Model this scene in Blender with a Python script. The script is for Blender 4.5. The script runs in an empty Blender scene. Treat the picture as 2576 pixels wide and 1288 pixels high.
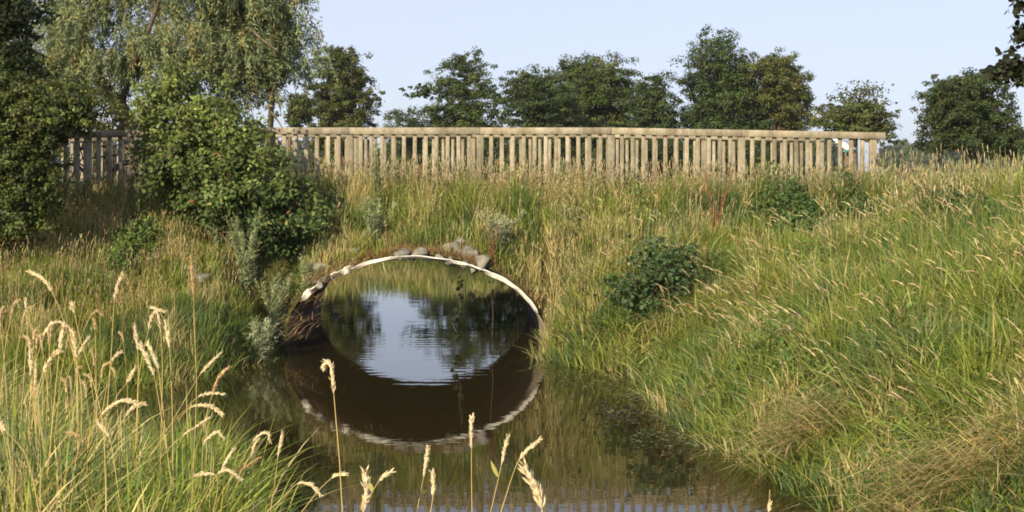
import bpy, bmesh, math, random
import numpy as np
from mathutils import Vector

rng = np.random.default_rng(11)
random.seed(11)
SC = bpy.context.scene
COL = SC.collection

# ------------------------------------------------------------------ camera, sky, sun, exposure
H, F, CX, HY = 2.77, 3300.0, 1288.0, 430.0          # eye height above water (m); picture units used to survey the photograph
cd = bpy.data.cameras.new("camera")
cam = bpy.data.objects.new("camera", cd); COL.objects.link(cam)
cam.location = (0, 0, H); cam.rotation_euler = (math.radians(90), 0, 0)
cd.sensor_width = 36.0; cd.lens = 36.0 * F / 2576.0
cd.shift_y = (HY - 644.0) / 2576.0
cd.clip_start = 0.1; cd.clip_end = 6000
SC.camera = cam

SUN_AZ, SUN_EL = 31.0, 26.0                          # degrees left of straight behind the camera; elevation
world = bpy.data.worlds.new("World"); SC.world = world; world.use_nodes = True
nt = world.node_tree
bg = nt.nodes["Background"]; sky = nt.nodes.new("ShaderNodeTexSky")
sky.sky_type = 'NISHITA'; sky.sun_disc = False
sky.sun_elevation = math.radians(SUN_EL); sky.sun_rotation = math.radians(180 + SUN_AZ)
sky.air_density = 0.8; sky.dust_density = 1.0; sky.ozone_density = 5.0; sky.altitude = 0
mixsky = nt.nodes.new("ShaderNodeMix"); mixsky.data_type = 'RGBA'; mixsky.inputs[0].default_value = 0.76     # pale summer haze over the whole sky
nt.links.new(sky.outputs[0], mixsky.inputs[6]); mixsky.inputs[7].default_value = (3.98, 4.10, 4.74, 1)
nt.links.new(mixsky.outputs[2], bg.inputs[0]); bg.inputs[1].default_value = 0.13
sd = bpy.data.lights.new("sun", 'SUN'); sd.energy = 5.0; sd.angle = math.radians(0.6); sd.color = (1.0, 0.84, 0.55)
sun = bpy.data.objects.new("sun", sd); COL.objects.link(sun)
a_, e_ = math.radians(SUN_AZ), math.radians(SUN_EL)
tosun = Vector((-math.sin(a_) * math.cos(e_), -math.cos(a_) * math.cos(e_), math.sin(e_)))
sun.rotation_euler = (-tosun).to_track_quat('-Z', 'Y').to_euler()
SC.view_settings.view_transform = 'Standard'; SC.view_settings.look = 'None'
SC.view_settings.exposure = 0.62; SC.view_settings.gamma = 1.0
SC.render.engine = 'CYCLES'
SC.cycles.max_bounces = 5; SC.cycles.diffuse_bounces = 3; SC.cycles.glossy_bounces = 3
SC.cycles.transmission_bounces = 2; SC.cycles.transparent_max_bounces = 4
SC.cycles.caustics_reflective = False; SC.cycles.caustics_refractive = False
SC.cycles.use_denoising = True
SC.cycles.filter_width = 1.8
try: SC.cycles.denoiser = 'OPENIMAGEDENOISE'
except Exception: pass


def at(x, y, D):
    return np.array([(x - CX) / F * D, D, H - (y - HY) / F * D])


# ------------------------------------------------------------------ materials
def new_mat(name):
    m = bpy.data.materials.new(name); m.use_nodes = True
    return m, m.node_tree.nodes, m.node_tree.links, m.node_tree.nodes["Principled BSDF"]


def noise(n, l, scale, detail=4, src=None, rough=0.55):
    t = n.new("ShaderNodeTexNoise"); t.inputs["Scale"].default_value = scale
    t.inputs["Detail"].default_value = detail; t.inputs["Roughness"].default_value = rough
    if src is not None: l.new(src, t.inputs["Vector"])
    return t


def ramp(n, l, fac, stops):
    r = n.new("ShaderNodeValToRGB"); l.new(fac, r.inputs[0]); e = r.color_ramp.elements
    while len(e) < len(stops): e.new(0.5)
    for el, (p, c) in zip(e, stops): el.position = p; el.color = (*c, 1)
    return r


def mixc(n, l, fac, a, b, mode='MIX'):
    m = n.new("ShaderNodeMix"); m.data_type = 'RGBA'; m.blend_type = mode
    for sock, v in ((m.inputs[0], fac), (m.inputs[6], a), (m.inputs[7], b)):
        if isinstance(v, (int, float)): sock.default_value = v
        elif isinstance(v, tuple): sock.default_value = (*v, 1)
        else: l.new(v, sock)
    return m.outputs[2]


def foliage_mat(name, transl=0.3, rough=0.55, spec=0.3):
    m, n, l, p = new_mat(name)
    a = n.new("ShaderNodeAttribute"); a.attribute_name = "Col"
    l.new(a.outputs["Color"], p.inputs["Base Color"])
    p.inputs["Roughness"].default_value = rough; p.inputs["Specular IOR Level"].default_value = spec
    t = n.new("ShaderNodeBsdfTranslucent")
    l.new(mixc(n, l, 1.0, a.outputs["Color"], (1.25, 1.2, 0.6), 'MULTIPLY'), t.inputs["Color"])
    mx = n.new("ShaderNodeMixShader"); mx.inputs[0].default_value = transl
    l.new(p.outputs[0], mx.inputs[1]); l.new(t.outputs[0], mx.inputs[2])
    l.new(mx.outputs[0], n["Material Output"].inputs[0])
    return m


M_LEAF = foliage_mat("leaf", 0.28, 0.55, 0.25)
M_GRASS = foliage_mat("grass_blade", 0.35, 0.6, 0.25)
M_STRAW = foliage_mat("straw", 0.2, 0.75, 0.15)


def solid_mat(name, stops, scale, rough=0.85, bump=0.0, bscale=30, objrand=0.0, spec=0.3):
    m, n, l, p = new_mat(name)
    tc = n.new("ShaderNodeTexCoord")
    t = noise(n, l, scale, 6, tc.outputs["Object"])
    c = ramp(n, l, t.outputs["Fac"], stops).outputs[0]
    if objrand:
        oi = n.new("ShaderNodeObjectInfo")
        v = n.new("ShaderNodeMapRange"); l.new(oi.outputs["Random"], v.inputs[0])
        v.inputs[3].default_value = 1 - objrand; v.inputs[4].default_value = 1 + objrand
        hs = n.new("ShaderNodeHueSaturation"); l.new(v.outputs[0], hs.inputs["Value"]); l.new(c, hs.inputs["Color"])
        c = hs.outputs[0]
    l.new(c, p.inputs["Base Color"]); p.inputs["Roughness"].default_value = rough
    p.inputs["Specular IOR Level"].default_value = spec
    if bump:
        b = n.new("ShaderNodeBump"); b.inputs["Strength"].default_value = bump; b.inputs["Distance"].default_value = 0.02
        t2 = noise(n, l, bscale, 6, tc.outputs["Object"]); l.new(t2.outputs["Fac"], b.inputs["Height"])
        l.new(b.outputs[0], p.inputs["Normal"])
    return m


M_BARK = solid_mat("bark", [(.3, (.06, .045, .03)), (.7, (.16, .12, .085))], 9, .9, .6, 25)
M_BARKR = solid_mat("reddish_bark", [(.3, (.13, .07, .045)), (.7, (.24, .15, .10))], 6, .9, .5, 20)
M_STONE = solid_mat("grey_stone", [(.25, (.075, .067, .05)), (.5, (.17, .16, .135)), (.75, (.27, .26, .23))], 5, .9, .5, 24, .14)
M_STEM = solid_mat("green_stem", [(.3, (.10, .13, .04)), (.7, (.20, .20, .08))], 14)
M_DRYSTEM = solid_mat("dry_stem", [(.3, (.42, .31, .11)), (.7, (.58, .46, .20))], 11, .6)
M_BLACK = solid_mat("black_paint", [(.3, (.012, .012, .014)), (.7, (.03, .03, .035))], 20, .35, spec=.5)
M_RUBBER = solid_mat("rubber", [(.3, (.02, .02, .02)), (.7, (.04, .04, .04))], 30, .8)
M_METAL = solid_mat("dull_metal", [(.3, (.30, .30, .31)), (.7, (.45, .45, .46))], 20, .35, spec=.6)
M_WHITE = solid_mat("white_board", [(.3, (.72, .72, .70)), (.7, (.82, .82, .80))], 3, .5)
M_TEAL = solid_mat("teal_edge", [(.3, (.02, .16, .14)), (.7, (.03, .22, .19))], 8, .5)
M_WOOD = solid_mat("post_wood", [(.3, (.12, .08, .05)), (.7, (.22, .16, .10))], 12)
M_RUSTY = solid_mat("rusty_grip", [(.3, (.16, .07, .04)), (.7, (.26, .13, .08))], 14)


def concrete():
    m, n, l, p = new_mat("weathered_railing")
    tc = n.new("ShaderNodeTexCoord"); geo = n.new("ShaderNodeNewGeometry")
    mp = n.new("ShaderNodeMapping"); mp.inputs["Scale"].default_value = (1, 1, .35); l.new(geo.outputs["Position"], mp.inputs[0])
    t1 = noise(n, l, 3.2, 7, mp.outputs[0], .65)
    c = ramp(n, l, t1.outputs["Fac"], [(.28, (.15, .13, .096)), (.5, (.315, .278, .218)), (.72, (.44, .40, .325))]).outputs[0]
    t2 = noise(n, l, 38, 5, mp.outputs[0], .7)
    c = mixc(n, l, .75, c, ramp(n, l, t2.outputs["Fac"], [(.3, (.5, .47, .4)), (.5, (1, 1, 1)), (.8, (1.12, 1.12, 1.12))]).outputs[0], 'MULTIPLY')
    # lichen on the upward faces
    sx = n.new("ShaderNodeSeparateXYZ"); l.new(geo.outputs["Normal"], sx.inputs[0])
    t3 = noise(n, l, 9, 6, geo.outputs["Position"], .7)
    r3 = ramp(n, l, t3.outputs["Fac"], [(.42, (0, 0, 0)), (.62, (1, 1, 1))])
    mm = n.new("ShaderNodeMath"); mm.operation = 'MULTIPLY'; l.new(r3.outputs[0], mm.inputs[0]); mm.inputs[1].default_value = .45
    c = mixc(n, l, mm.outputs[0], c, (.145, .125, .062))
    oi = n.new("ShaderNodeObjectInfo"); v = n.new("ShaderNodeMapRange"); l.new(oi.outputs["Random"], v.inputs[0])
    v.inputs[3].default_value = .8; v.inputs[4].default_value = 1.12
    hs = n.new("ShaderNodeHueSaturation"); l.new(v.outputs[0], hs.inputs["Value"]); l.new(c, hs.inputs["Color"])
    l.new(hs.outputs[0], p.inputs["Base Color"]); p.inputs["Roughness"].default_value = .9; p.inputs["Specular IOR Level"].default_value = .2
    b = n.new("ShaderNodeBump"); b.inputs["Strength"].default_value = .5; b.inputs["Distance"].default_value = .01
    l.new(t2.outputs["Fac"], b.inputs["Height"]); l.new(b.outputs[0], p.inputs["Normal"])
    return m


M_RAIL = concrete()


def rim_mat():
    m, n, l, p = new_mat("weathered_white_lip")
    geo = n.new("ShaderNodeNewGeometry")
    t = noise(n, l, 5, 7, geo.outputs["Position"], .7)
    c = ramp(n, l, t.outputs["Fac"], [(.28, (.34, .31, .25)), (.38, (.66, .64, .58)), (.55, (.80, .79, .76))]).outputs[0]
    t2 = noise(n, l, 45, 4, geo.outputs["Position"])
    c = mixc(n, l, .8, c, ramp(n, l, t2.outputs["Fac"], [(.32, (.35, .3, .24)), (.45, (1, 1, 1))]).outputs[0], 'MULTIPLY')
    l.new(c, p.inputs["Base Color"]); p.inputs["Roughness"].default_value = .6
    return m


M_RIM = rim_mat()
M_PIPE = solid_mat("corrugated_steel", [(.3, (.20, .165, .13)), (.7, (.34, .285, .23))], 2.5, .7)


def ground_mat():
    m, n, l, p = new_mat("soil_and_turf")
    geo = n.new("ShaderNodeNewGeometry")
    t = noise(n, l, 1.3, 6, geo.outputs["Position"], .6)
    c = ramp(n, l, t.outputs["Fac"], [(.3, (.045, .05, .018)), (.5, (.075, .072, .028)), (.7, (.12, .095, .042))]).outputs[0]
    t2 = noise(n, l, 22, 4, geo.outputs["Position"], .7)
    c = mixc(n, l, .8, c, ramp(n, l, t2.outputs["Fac"], [(.3, (.5, .5, .45)), (.6, (1.2, 1.15, 1))]).outputs[0], 'MULTIPLY')
    # meadow colour away from the stream
    sx = n.new("ShaderNodeSeparateXYZ"); l.new(geo.outputs["Position"], sx.inputs[0])
    mr = n.new("ShaderNodeMapRange"); l.new(sx.outputs[1], mr.inputs[0]); mr.inputs[1].default_value = 27; mr.inputs[2].default_value = 40
    t3 = noise(n, l, .12, 5, geo.outputs["Position"], .6)
    c3 = ramp(n, l, t3.outputs["Fac"], [(.35, (.10, .13, .035)), (.65, (.21, .20, .075))]).outputs[0]
    c = mixc(n, l, mr.outputs[0], c, c3)
    mz = n.new("ShaderNodeMapRange"); l.new(sx.outputs[2], mz.inputs[0]); mz.inputs[1].default_value = .22; mz.inputs[2].default_value = .08
    c = mixc(n, l, mz.outputs[0], c, (.030, .024, .015))
    l.new(c, p.inputs["Base Color"]); p.inputs["Roughness"].default_value = .95; p.inputs["Specular IOR Level"].default_value = .1
    b = n.new("ShaderNodeBump"); b.inputs["Strength"].default_value = .8; b.inputs["Distance"].default_value = .04
    l.new(t2.outputs["Fac"], b.inputs["Height"]); l.new(b.outputs[0], p.inputs["Normal"])
    return m


M_GROUND = ground_mat()
M_PATH = solid_mat("path_gravel", [(.3, (.10, .095, .085)), (.7, (.20, .19, .17))], 12, .95, .4, 80)


def water_mat():
    m, n, l, p = new_mat("peaty_water")
    p.inputs["Base Color"].default_value = (.019, .015, .006, 1); p.inputs["Roughness"].default_value = .015
    p.inputs["IOR"].default_value = 1.45; p.inputs["Specular IOR Level"].default_value = .5
    geo = n.new("ShaderNodeNewGeometry"); pos = geo.outputs["Position"]
    sx = n.new("ShaderNodeSeparateXYZ"); l.new(pos, sx.inputs[0])

    def math_(op, a, b):
        k = n.new("ShaderNodeMath"); k.operation = op
        for s, v in zip(k.inputs, (a, b)):
            if isinstance(v, (int, float)): s.default_value = v
            else: l.new(v, s)
        return k.outputs[0]
    # a train of small ripples spreading out of the culvert
    mp = n.new("ShaderNodeMapping"); mp.inputs["Scale"].default_value = (.28, 1, 1); mp.inputs["Rotation"].default_value = (0, 0, .05)
    l.new(pos, mp.inputs[0])
    w = n.new("ShaderNodeTexWave"); w.wave_type = 'BANDS'; w.bands_direction = 'Y'
    w.inputs["Scale"].default_value = 1.15; w.inputs["Distortion"].default_value = 2.2; w.inputs["Detail"].default_value = 1.5
    w.inputs["Detail Scale"].default_value = 1.2
    l.new(mp.outputs[0], w.inputs["Vector"])
    mk = n.new("ShaderNodeMapRange"); mk.interpolation_type = 'SMOOTHSTEP'; l.new(sx.outputs[1], mk.inputs[0])
    mk.inputs[1].default_value = 15.6; mk.inputs[2].default_value = 17.0
    mk2 = n.new("ShaderNodeMapRange"); mk2.interpolation_type = 'SMOOTHSTEP'; l.new(sx.outputs[1], mk2.inputs[0])
    mk2.inputs[1].default_value = 23.5; mk2.inputs[2].default_value = 19.0
    pn = noise(n, l, .45, 2, pos)
    pm = n.new("ShaderNodeMapRange"); l.new(pn.outputs["Fac"], pm.inputs[0]); pm.inputs[1].default_value = .35; pm.inputs[2].default_value = .62
    rip = math_('MULTIPLY', math_('MULTIPLY', w.outputs["Fac"], math_('MULTIPLY', mk.outputs[0], mk2.outputs[0])), pm.outputs[0])
    mp2 = n.new("ShaderNodeMapping"); mp2.inputs["Scale"].default_value = (.5, 1.0, 1); l.new(pos, mp2.inputs[0])
    f1 = noise(n, l, 3.0, 3, mp2.outputs[0]); f2 = noise(n, l, 14, 2, mp2.outputs[0])
    hsum = math_('ADD', math_('MULTIPLY', rip, .0007), math_('ADD', math_('MULTIPLY', f1.outputs["Fac"], .0014), math_('MULTIPLY', f2.outputs["Fac"], .00012)))
    b = n.new("ShaderNodeBump"); b.inputs["Strength"].default_value = 1; b.inputs["Distance"].default_value = 1
    l.new(hsum, b.inputs["Height"]); l.new(b.outputs[0], p.inputs["Normal"])
    return m


M_WATER = water_mat()


# ------------------------------------------------------------------ mesh helpers
class Geo:
    """collects vertices, faces of any size and a colour per vertex"""
    def __init__(s): s.V, s.F, s.C, s.n = [], [], [], 0

    def add(s, V, faces, C=None):
        V = np.asarray(V, float).reshape(-1, 3)
        if len(V) == 0: return
        for f in faces: s.F.append(np.asarray(f, np.int64) + s.n)
        s.V.append(V)
        s.C.append(np.ones((len(V), 3)) * (np.asarray(C) if C is not None else 1.0))
        s.n += len(V)

    def build(s, name, mat, parent=None, smooth=False):
        V = np.concatenate(s.V); C = np.concatenate(s.C)
        if parent is not None: V = V - np.array(parent.matrix_basis.translation)
        me = bpy.data.meshes.new(name)
        me.vertices.add(len(V)); me.vertices.foreach_set("co", V.astype(np.float32).ravel())
        loops = np.concatenate([f.ravel() for f in s.F]).astype(np.int32)
        tot = np.concatenate([np.full(len(f), f.shape[1]) for f in s.F])
        start = np.concatenate([[0], np.cumsum(tot)[:-1]]).astype(np.int32)
        me.loops.add(len(loops)); me.loops.foreach_set("vertex_index", loops)
        me.polygons.add(len(tot)); me.polygons.foreach_set("loop_start", start)
        if smooth: me.polygons.foreach_set("use_smooth", np.ones(len(tot), bool))
        me.update(calc_edges=True)
        at_ = me.attributes.new("Col", 'FLOAT_COLOR', 'POINT')
        at_.data.foreach_set("color", np.concatenate([C, np.ones((len(C), 1))], 1).astype(np.float32).ravel())
        me.materials.append(mat)
        o = bpy.data.objects.new(name, me); COL.objects.link(o)
        if parent is not None: o.parent = parent
        return o


def tag(o, label=None, cat=None, group=None, kind=None):
    for k, v in (("label", label), ("category", cat), ("group", group), ("kind", kind)):
        if v: o[k] = v
    return o


def root(name, loc, label, cat, group=None):
    o = bpy.data.objects.new(name, None); COL.objects.link(o)
    o.location = [float(v) for v in loc]; o.empty_display_size = .2
    return tag(o, label, cat, group)


def unit(v): return v / np.maximum(np.linalg.norm(v, axis=-1, keepdims=True), 1e-9)


def tube(g, pts, rad, sides=6, col=None, cap=True):
    pts = np.asarray(pts, float); rad = np.atleast_1d(np.asarray(rad, float))
    rad = np.interp(np.linspace(0, 1, len(pts)), np.linspace(0, 1, len(rad)), rad)
    T = unit(np.gradient(pts, axis=0))
    ref = np.array([0, 0, 1.]) if abs(T[0][2]) < .8 else np.array([0, 1., 0])
    Nn = unit(np.cross(T, ref)); B = np.cross(T, Nn)
    th = np.arange(sides) * 2 * np.pi / sides
    V = pts[:, None] + rad[:, None, None] * (np.cos(th)[None, :, None] * Nn[:, None] + np.sin(th)[None, :, None] * B[:, None])
    i = np.arange(len(pts) - 1)[:, None] * sides; j = np.arange(sides)[None]; k = (j + 1) % sides
    q = np.stack([i + j, i + k, i + k + sides, i + j + sides], -1).reshape(-1, 4)
    f = [q]
    if cap: f += [np.arange(sides)[None, ::-1], (len(pts) - 1) * sides + np.arange(sides)[None]]
    g.add(V.reshape(-1, 3), f, col)


def spline(ctrl, n=14):
    P = np.asarray(ctrl, float)
    if len(P) == 2: return P[0] + (P[1] - P[0]) * np.linspace(0, 1, n)[:, None]
    Q = np.vstack([2 * P[0] - P[1], P, 2 * P[-1] - P[-2]]); out = []
    for k in range(1, len(Q) - 2):
        t = np.linspace(0, 1, n, endpoint=(k == len(Q) - 3))[:, None]
        p0, p1, p2, p3 = Q[k - 1], Q[k], Q[k + 1], Q[k + 2]
        out.append(.5 * (2 * p1 + (p2 - p0) * t + (2 * p0 - 5 * p1 + 4 * p2 - p3) * t ** 2 + (3 * p1 - p0 - 3 * p2 + p3) * t ** 3))
    return np.concatenate(out)


def box(g, lo, hi, bev=0.0):
    """an axis-aligned box with bevelled edges"""
    bm = bmesh.new(); bmesh.ops.create_cube(bm, size=1)
    lo, hi = np.array(lo, float), np.array(hi, float)
    for v in bm.verts: v.co = Vector((lo + hi) / 2 + np.array(v.co) * (hi - lo))
    if bev: bmesh.ops.bevel(bm, geom=bm.edges[:], offset=bev, segments=1, affect='EDGES')
    bm.verts.index_update()
    V = [tuple(v.co) for v in bm.verts]
    by = {}
    for f in bm.faces: by.setdefault(len(f.verts), []).append([v.index for v in f.verts])
    g.add(V, [np.array(x) for x in by.values()]); bm.free()


def vn(X, Y, s, seed=0):
    """smooth noise about 0..1 from a few random waves"""
    r = np.random.default_rng(1000 + seed); o = np.zeros_like(np.asarray(X, float))
    for k in range(7):
        a = r.uniform(0, 6.283); f = r.uniform(.55, 1.8) / s
        o = o + np.sin((X * math.cos(a) + Y * math.sin(a)) * f * 6.283 + r.uniform(0, 6.283))
    return np.clip(.5 + o / 7 * .95, 0, 1)


def sstep(a, b, x):
    t = np.clip((x - a) / (b - a), 0, 1); return t * t * (3 - 2 * t)


# ------------------------------------------------------------------ terrain
WZ = .06                                             # water level
Y1, Y2, CA, CB = 19.9, 25.5, 2.04, 1.445             # culvert mouth, far end, half width, crown height
def xc(Y): return -1.465 - .255 * (Y - Y1) / (Y2 - Y1)
def arch(dx): return CB * np.sqrt(np.maximum(0, 1 - np.abs(dx / CA) ** 2.0))
WF = np.array([(-3.52, 19.9), (-3.56, 18.8), (-3.95, 17.5), (-4.5, 16.3), (-6.5, 15.3), (-9.5, 14.6), (-10, 13), (-8.5, 12.0), (-6.0, 11.4), (-4.5, 11.2), (-3.3, 10.6), (-2.4, 9.8), (-1.5, 9.1), (-.4, 8.4), (.7, 7.3), (1.8, 5),
               (2.6, 0), (2.6, -15), (7, -15), (6.5, 0), (4.2, 6), (3.3, 8.3), (2.9, 9.4), (2.62, 10.65), (2.38, 11.9), (2.11, 12.9), (1.84, 14.7),
               (1.80, 16.6), (1.25, 17.9), (.72, 18.5), (.40, 19.15), (.42, 19.8), (.50, 19.9)])
WB = np.array([(-3.83, 25.5), (-4.6, 27), (-9, 30), (-13, 36), (-12, 41), (-4, 42.5), (4, 42), (8, 38), (5, 31), (1.2, 27), (.39, 25.5)])


def sdist(poly, X, Y):
    X = np.asarray(X, float); Y = np.asarray(Y, float); sh = X.shape; X = X.ravel(); Y = Y.ravel()
    out = np.empty(len(X))
    A = poly; B = np.roll(poly, -1, 0)
    for s in range(0, len(X), 60000):
        x = X[s:s + 60000, None]; y = Y[s:s + 60000, None]
        d = B - A; t = np.clip(((x - A[:, 0]) * d[:, 0] + (y - A[:, 1]) * d[:, 1]) / (d ** 2).sum(1), 0, 1)
        q = np.sqrt((x - A[:, 0] - t * d[:, 0]) ** 2 + (y - A[:, 1] - t * d[:, 1]) ** 2).min(1)
        cr = ((A[:, 1] > y) != (B[:, 1] > y)) & (x < (B[:, 0] - A[:, 0]) * (y - A[:, 1]) / (B[:, 1] - A[:, 1] + 1e-12) + A[:, 0])
        out[s:s + 60000] = np.where(cr.sum(1) % 2 == 1, -q, q)
    return out.reshape(sh)


def hit(x, y, d0=9.0, d1=34.0):
    """distance at which the line of sight through picture point (x, y) meets the ground"""
    D = np.arange(d0, d1, .03); Z = H - (y - HY) / F * D; X = (x - CX) / F * D
    k = np.nonzero(ground(X, D) >= Z)[0]
    return float(D[k[0]]) if len(k) else None


def crest(X): return 2.20 - .09 * sstep(2, 7, np.abs(X + .8))


def ground(X, Y):
    X = np.asarray(X, float); Y = np.asarray(Y, float)
    df = sdist(WF, X, Y); db = sdist(WB, X, Y)
    wr = sstep(-.5, 2.0, X)
    slope = (.24 + .75 * sstep(-4.6, -3.7, X)) * (1 - wr) + .55 * wr
    slope = np.where(Y < 9, .55, slope)
    capl = 1.45 + .75 * sstep(8, 15, Y)
    cap = capl * (1 - wr) + 2.24 * wr
    zb = cap * (1 - np.exp(-slope * np.maximum(df, 0) / cap * 1.1))
    ze = np.where(Y < 21.7, crest(X) - (.47 - .06 * sstep(-4, -7, X)) * (21.7 - Y), np.where(Y > 24.6, crest(X) - .55 * (Y - 24.6), crest(X)))
    ze = ze * (1 - sstep(24, 60, np.abs(X))) + np.minimum(ze, 1.6) * sstep(24, 60, np.abs(X))
    dx = X - xc(Y); tun = (np.abs(dx) < CA) & (Y >= Y1) & (Y <= Y2)
    lim = 1.35 * np.minimum(np.maximum(df, 0), np.maximum(db, 0)) + .0
    lim = lim + 2.2 * np.clip(Y - Y1, 0, 1.2) * (Y < Y2)
    ze_out = np.minimum(ze, lim)
    far = 1.15 + 1.1 * sstep(55, 160, Y)
    zfar = np.minimum(far, np.maximum(db, 0) * .55)
    base = np.where(Y < Y1, zb, np.where(Y > Y2, zfar, np.minimum(np.where(np.abs(X) > 3, 1.3, 1.3), lim)))
    z = np.maximum(base, ze_out)
    rough = .05 * (vn(X, Y, 1.1, 1) - .5) + .05 * (vn(X, Y, .45, 2) - .5)
    z = z + rough * np.where((Y > 21.8) & (Y < 24.4), .15, 1.0) * sstep(0, .4, np.minimum(df, db)) * 2
    z = np.where(df < 0, np.maximum(-.08 + df * .35, -.7), z)
    z = np.where(db < 0, np.maximum(-.08 + db * .35, -.7), z)
    cover = arch(dx) + .05
    edge = np.minimum(Y - Y1, Y2 - Y)
    zt = np.maximum(cover, np.minimum(ze + rough, cover + .9 * np.maximum(edge, 0) + .03))
    return np.where(tun, zt, z)


def axis(a, b, step, outer, k=1.16):
    core = np.arange(a, b + 1e-6, step); r = []; l_ = []; d = step; x = b
    while x < outer: d *= k; x += d; r.append(x)
    d = step; x = a
    lo = -outer if a < 0 else a
    while x > lo and a < 0: d *= k; x -= d; l_.append(x)
    return np.array(l_[::-1] + list(core) + r)


xs = axis(-13, 12, .16, 3000)
ys = axis(-1, 30, .16, 3500, 1.08)
ys = np.sort(np.concatenate([ys[(np.abs(ys - Y1) > .06) & (np.abs(ys - Y2) > .06)], [Y1 - .015, Y1 + .001, Y2 - .001, Y2 + .015], [-60, -20, -6]]))
GX, GY = np.meshgrid(xs, ys)
GZ = ground(GX, GY)
nx, ny = len(xs), len(ys)
iy, ix = np.meshgrid(np.arange(ny - 1), np.arange(nx - 1), indexing='ij')
q = np.stack([iy * nx + ix, iy * nx + ix + 1, (iy + 1) * nx + ix + 1, (iy + 1) * nx + ix], -1).reshape(-1, 4)
cx_ = (GX.ravel()[q].mean(1)); ya = GY.ravel()[q[:, 0]]; yb = GY.ravel()[q[:, 2]]
drop = (np.abs(cx_ - xc(Y1)) < CA - .05) & (ya < Y1) & (yb > Y1)
drop |= (np.abs(cx_ - xc(Y2)) < CA - .05) & (ya < Y2) & (yb > Y2)
g = Geo(); g.add(np.stack([GX.ravel(), GY.ravel(), GZ.ravel()], 1), [q[~drop]])
tag(g.build("ground", M_GROUND, smooth=True), kind="structure")

g = Geo(); g.add([(-15, -16, WZ), (9, -16, WZ), (9, 44, WZ), (-15, 44, WZ)], [np.array([[0, 1, 2, 3]])])
tag(g.build("water", M_WATER), kind="structure")

g = Geo(); px_ = np.linspace(-40, 30, 90); P_ = np.concatenate([np.stack([px_, np.full(90, 22.25), crest(px_) + .03], 1), np.stack([px_, np.full(90, 23.95), crest(px_) + .03], 1)])
i = np.arange(89); g.add(P_, [np.stack([i, i + 1, i + 91, i + 90], 1)])
tag(g.build("path", M_PATH), kind="structure")

# ------------------------------------------------------------------ culvert
cul = root("culvert", (xc(Y1), Y1, 0), "wide dark corrugated culvert with a bent white lip under the bank", "culvert")
g = Geo(); th = np.linspace(-.12, np.pi + .12, 90); yy = np.linspace(Y1 + .005, Y2 - .005, 300)
def ell(t): c, s = np.cos(t), np.sin(t); return CA * np.sign(c) * np.abs(c), CB * np.sign(s) * np.abs(s)
ex, ez = ell(th)
rad = 1 + .010 * np.sin(yy * 2 * np.pi / .16)
V = np.stack([xc(yy)[:, None] + ex[None] * rad[:, None], np.repeat(yy[:, None], 90, 1), ez[None] * rad[:, None]], -1)
i = np.arange(299)[:, None] * 90; j = np.arange(89)[None]
g.add(V.reshape(-1, 3), [np.stack([i + j, i + j + 1, i + j + 91, i + j + 90], -1).reshape(-1, 4)])
g.build("barrel", M_PIPE, cul, True)


def rim_piece(t0, t1, seed, w0=.08, prot=.075, name="lip"):
    """a bent sheet-metal lip that follows the arch, twisting and buckling along its length"""
    r = np.random.default_rng(seed); n = 60; t = np.linspace(t0, t1, n)
    x, z = ell(t); s = np.linspace(0, 1, n)
    ctr = np.stack([xc(Y1) + x * 1.012, np.full(n, Y1 - .06), z * 1.012], 1)
    T = unit(np.gradient(ctr, axis=0)); R = unit(np.stack([x / CA ** 2, np.zeros(n), z / CB ** 2], 1)); Yv = np.array([0, -1., 0])
    ph = r.uniform(0, 6, 4)
    tw = .5 * np.sin(s * 8 + ph[0]) + .2 * np.sin(s * 15 + ph[1])
    ctr = ctr + R * (.009 * np.sin(s * 8 + ph[2]) + .003 * np.sin(s * 29 + ph[3]))[:, None]
    w = w0 * (.9 + .16 * np.sin(s * 9 + ph[1])) * np.minimum(1, np.minimum(s, 1 - s) * 14 + .25)
    A = np.cos(tw)[:, None] * R + np.sin(tw)[:, None] * Yv; Bn = -np.sin(tw)[:, None] * R + np.cos(tw)[:, None] * Yv
    prof = [(-.5, -.12), (-.5, .1), (.3, .16), (.46, .42), (.58, .38), (.52, -.12)]
    V = np.stack([ctr + A * (w * a)[:, None] + Bn * (prot * b * (w / w0))[:, None] for a, b in prof], 1)
    m = len(prof); i = np.arange(n - 1)[:, None] * m; j = np.arange(m)[None]; k = (j + 1) % m
    gg = Geo(); gg.add(V.reshape(-1, 3), [np.stack([i + j, i + k, i + k + m, i + j + m], -1).reshape(-1, 4), np.arange(m)[None, ::-1], (n - 1) * m + np.arange(m)[None]])
    return gg.build(name, M_RIM, cul, True)


rim_piece(math.radians(25), math.radians(68), 3, .060)
rim_piece(math.radians(66), math.radians(118), 5, .052)
rim_piece(math.radians(117), math.radians(128), 8, .10)
rim_piece(math.radians(133), math.radians(146), 9, .09)["label"] = "greyish loose piece of lip"


# ------------------------------------------------------------------ railings
def pl(x, xsx, ysy): return float(np.interp(x, xsx, ysy))


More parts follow.
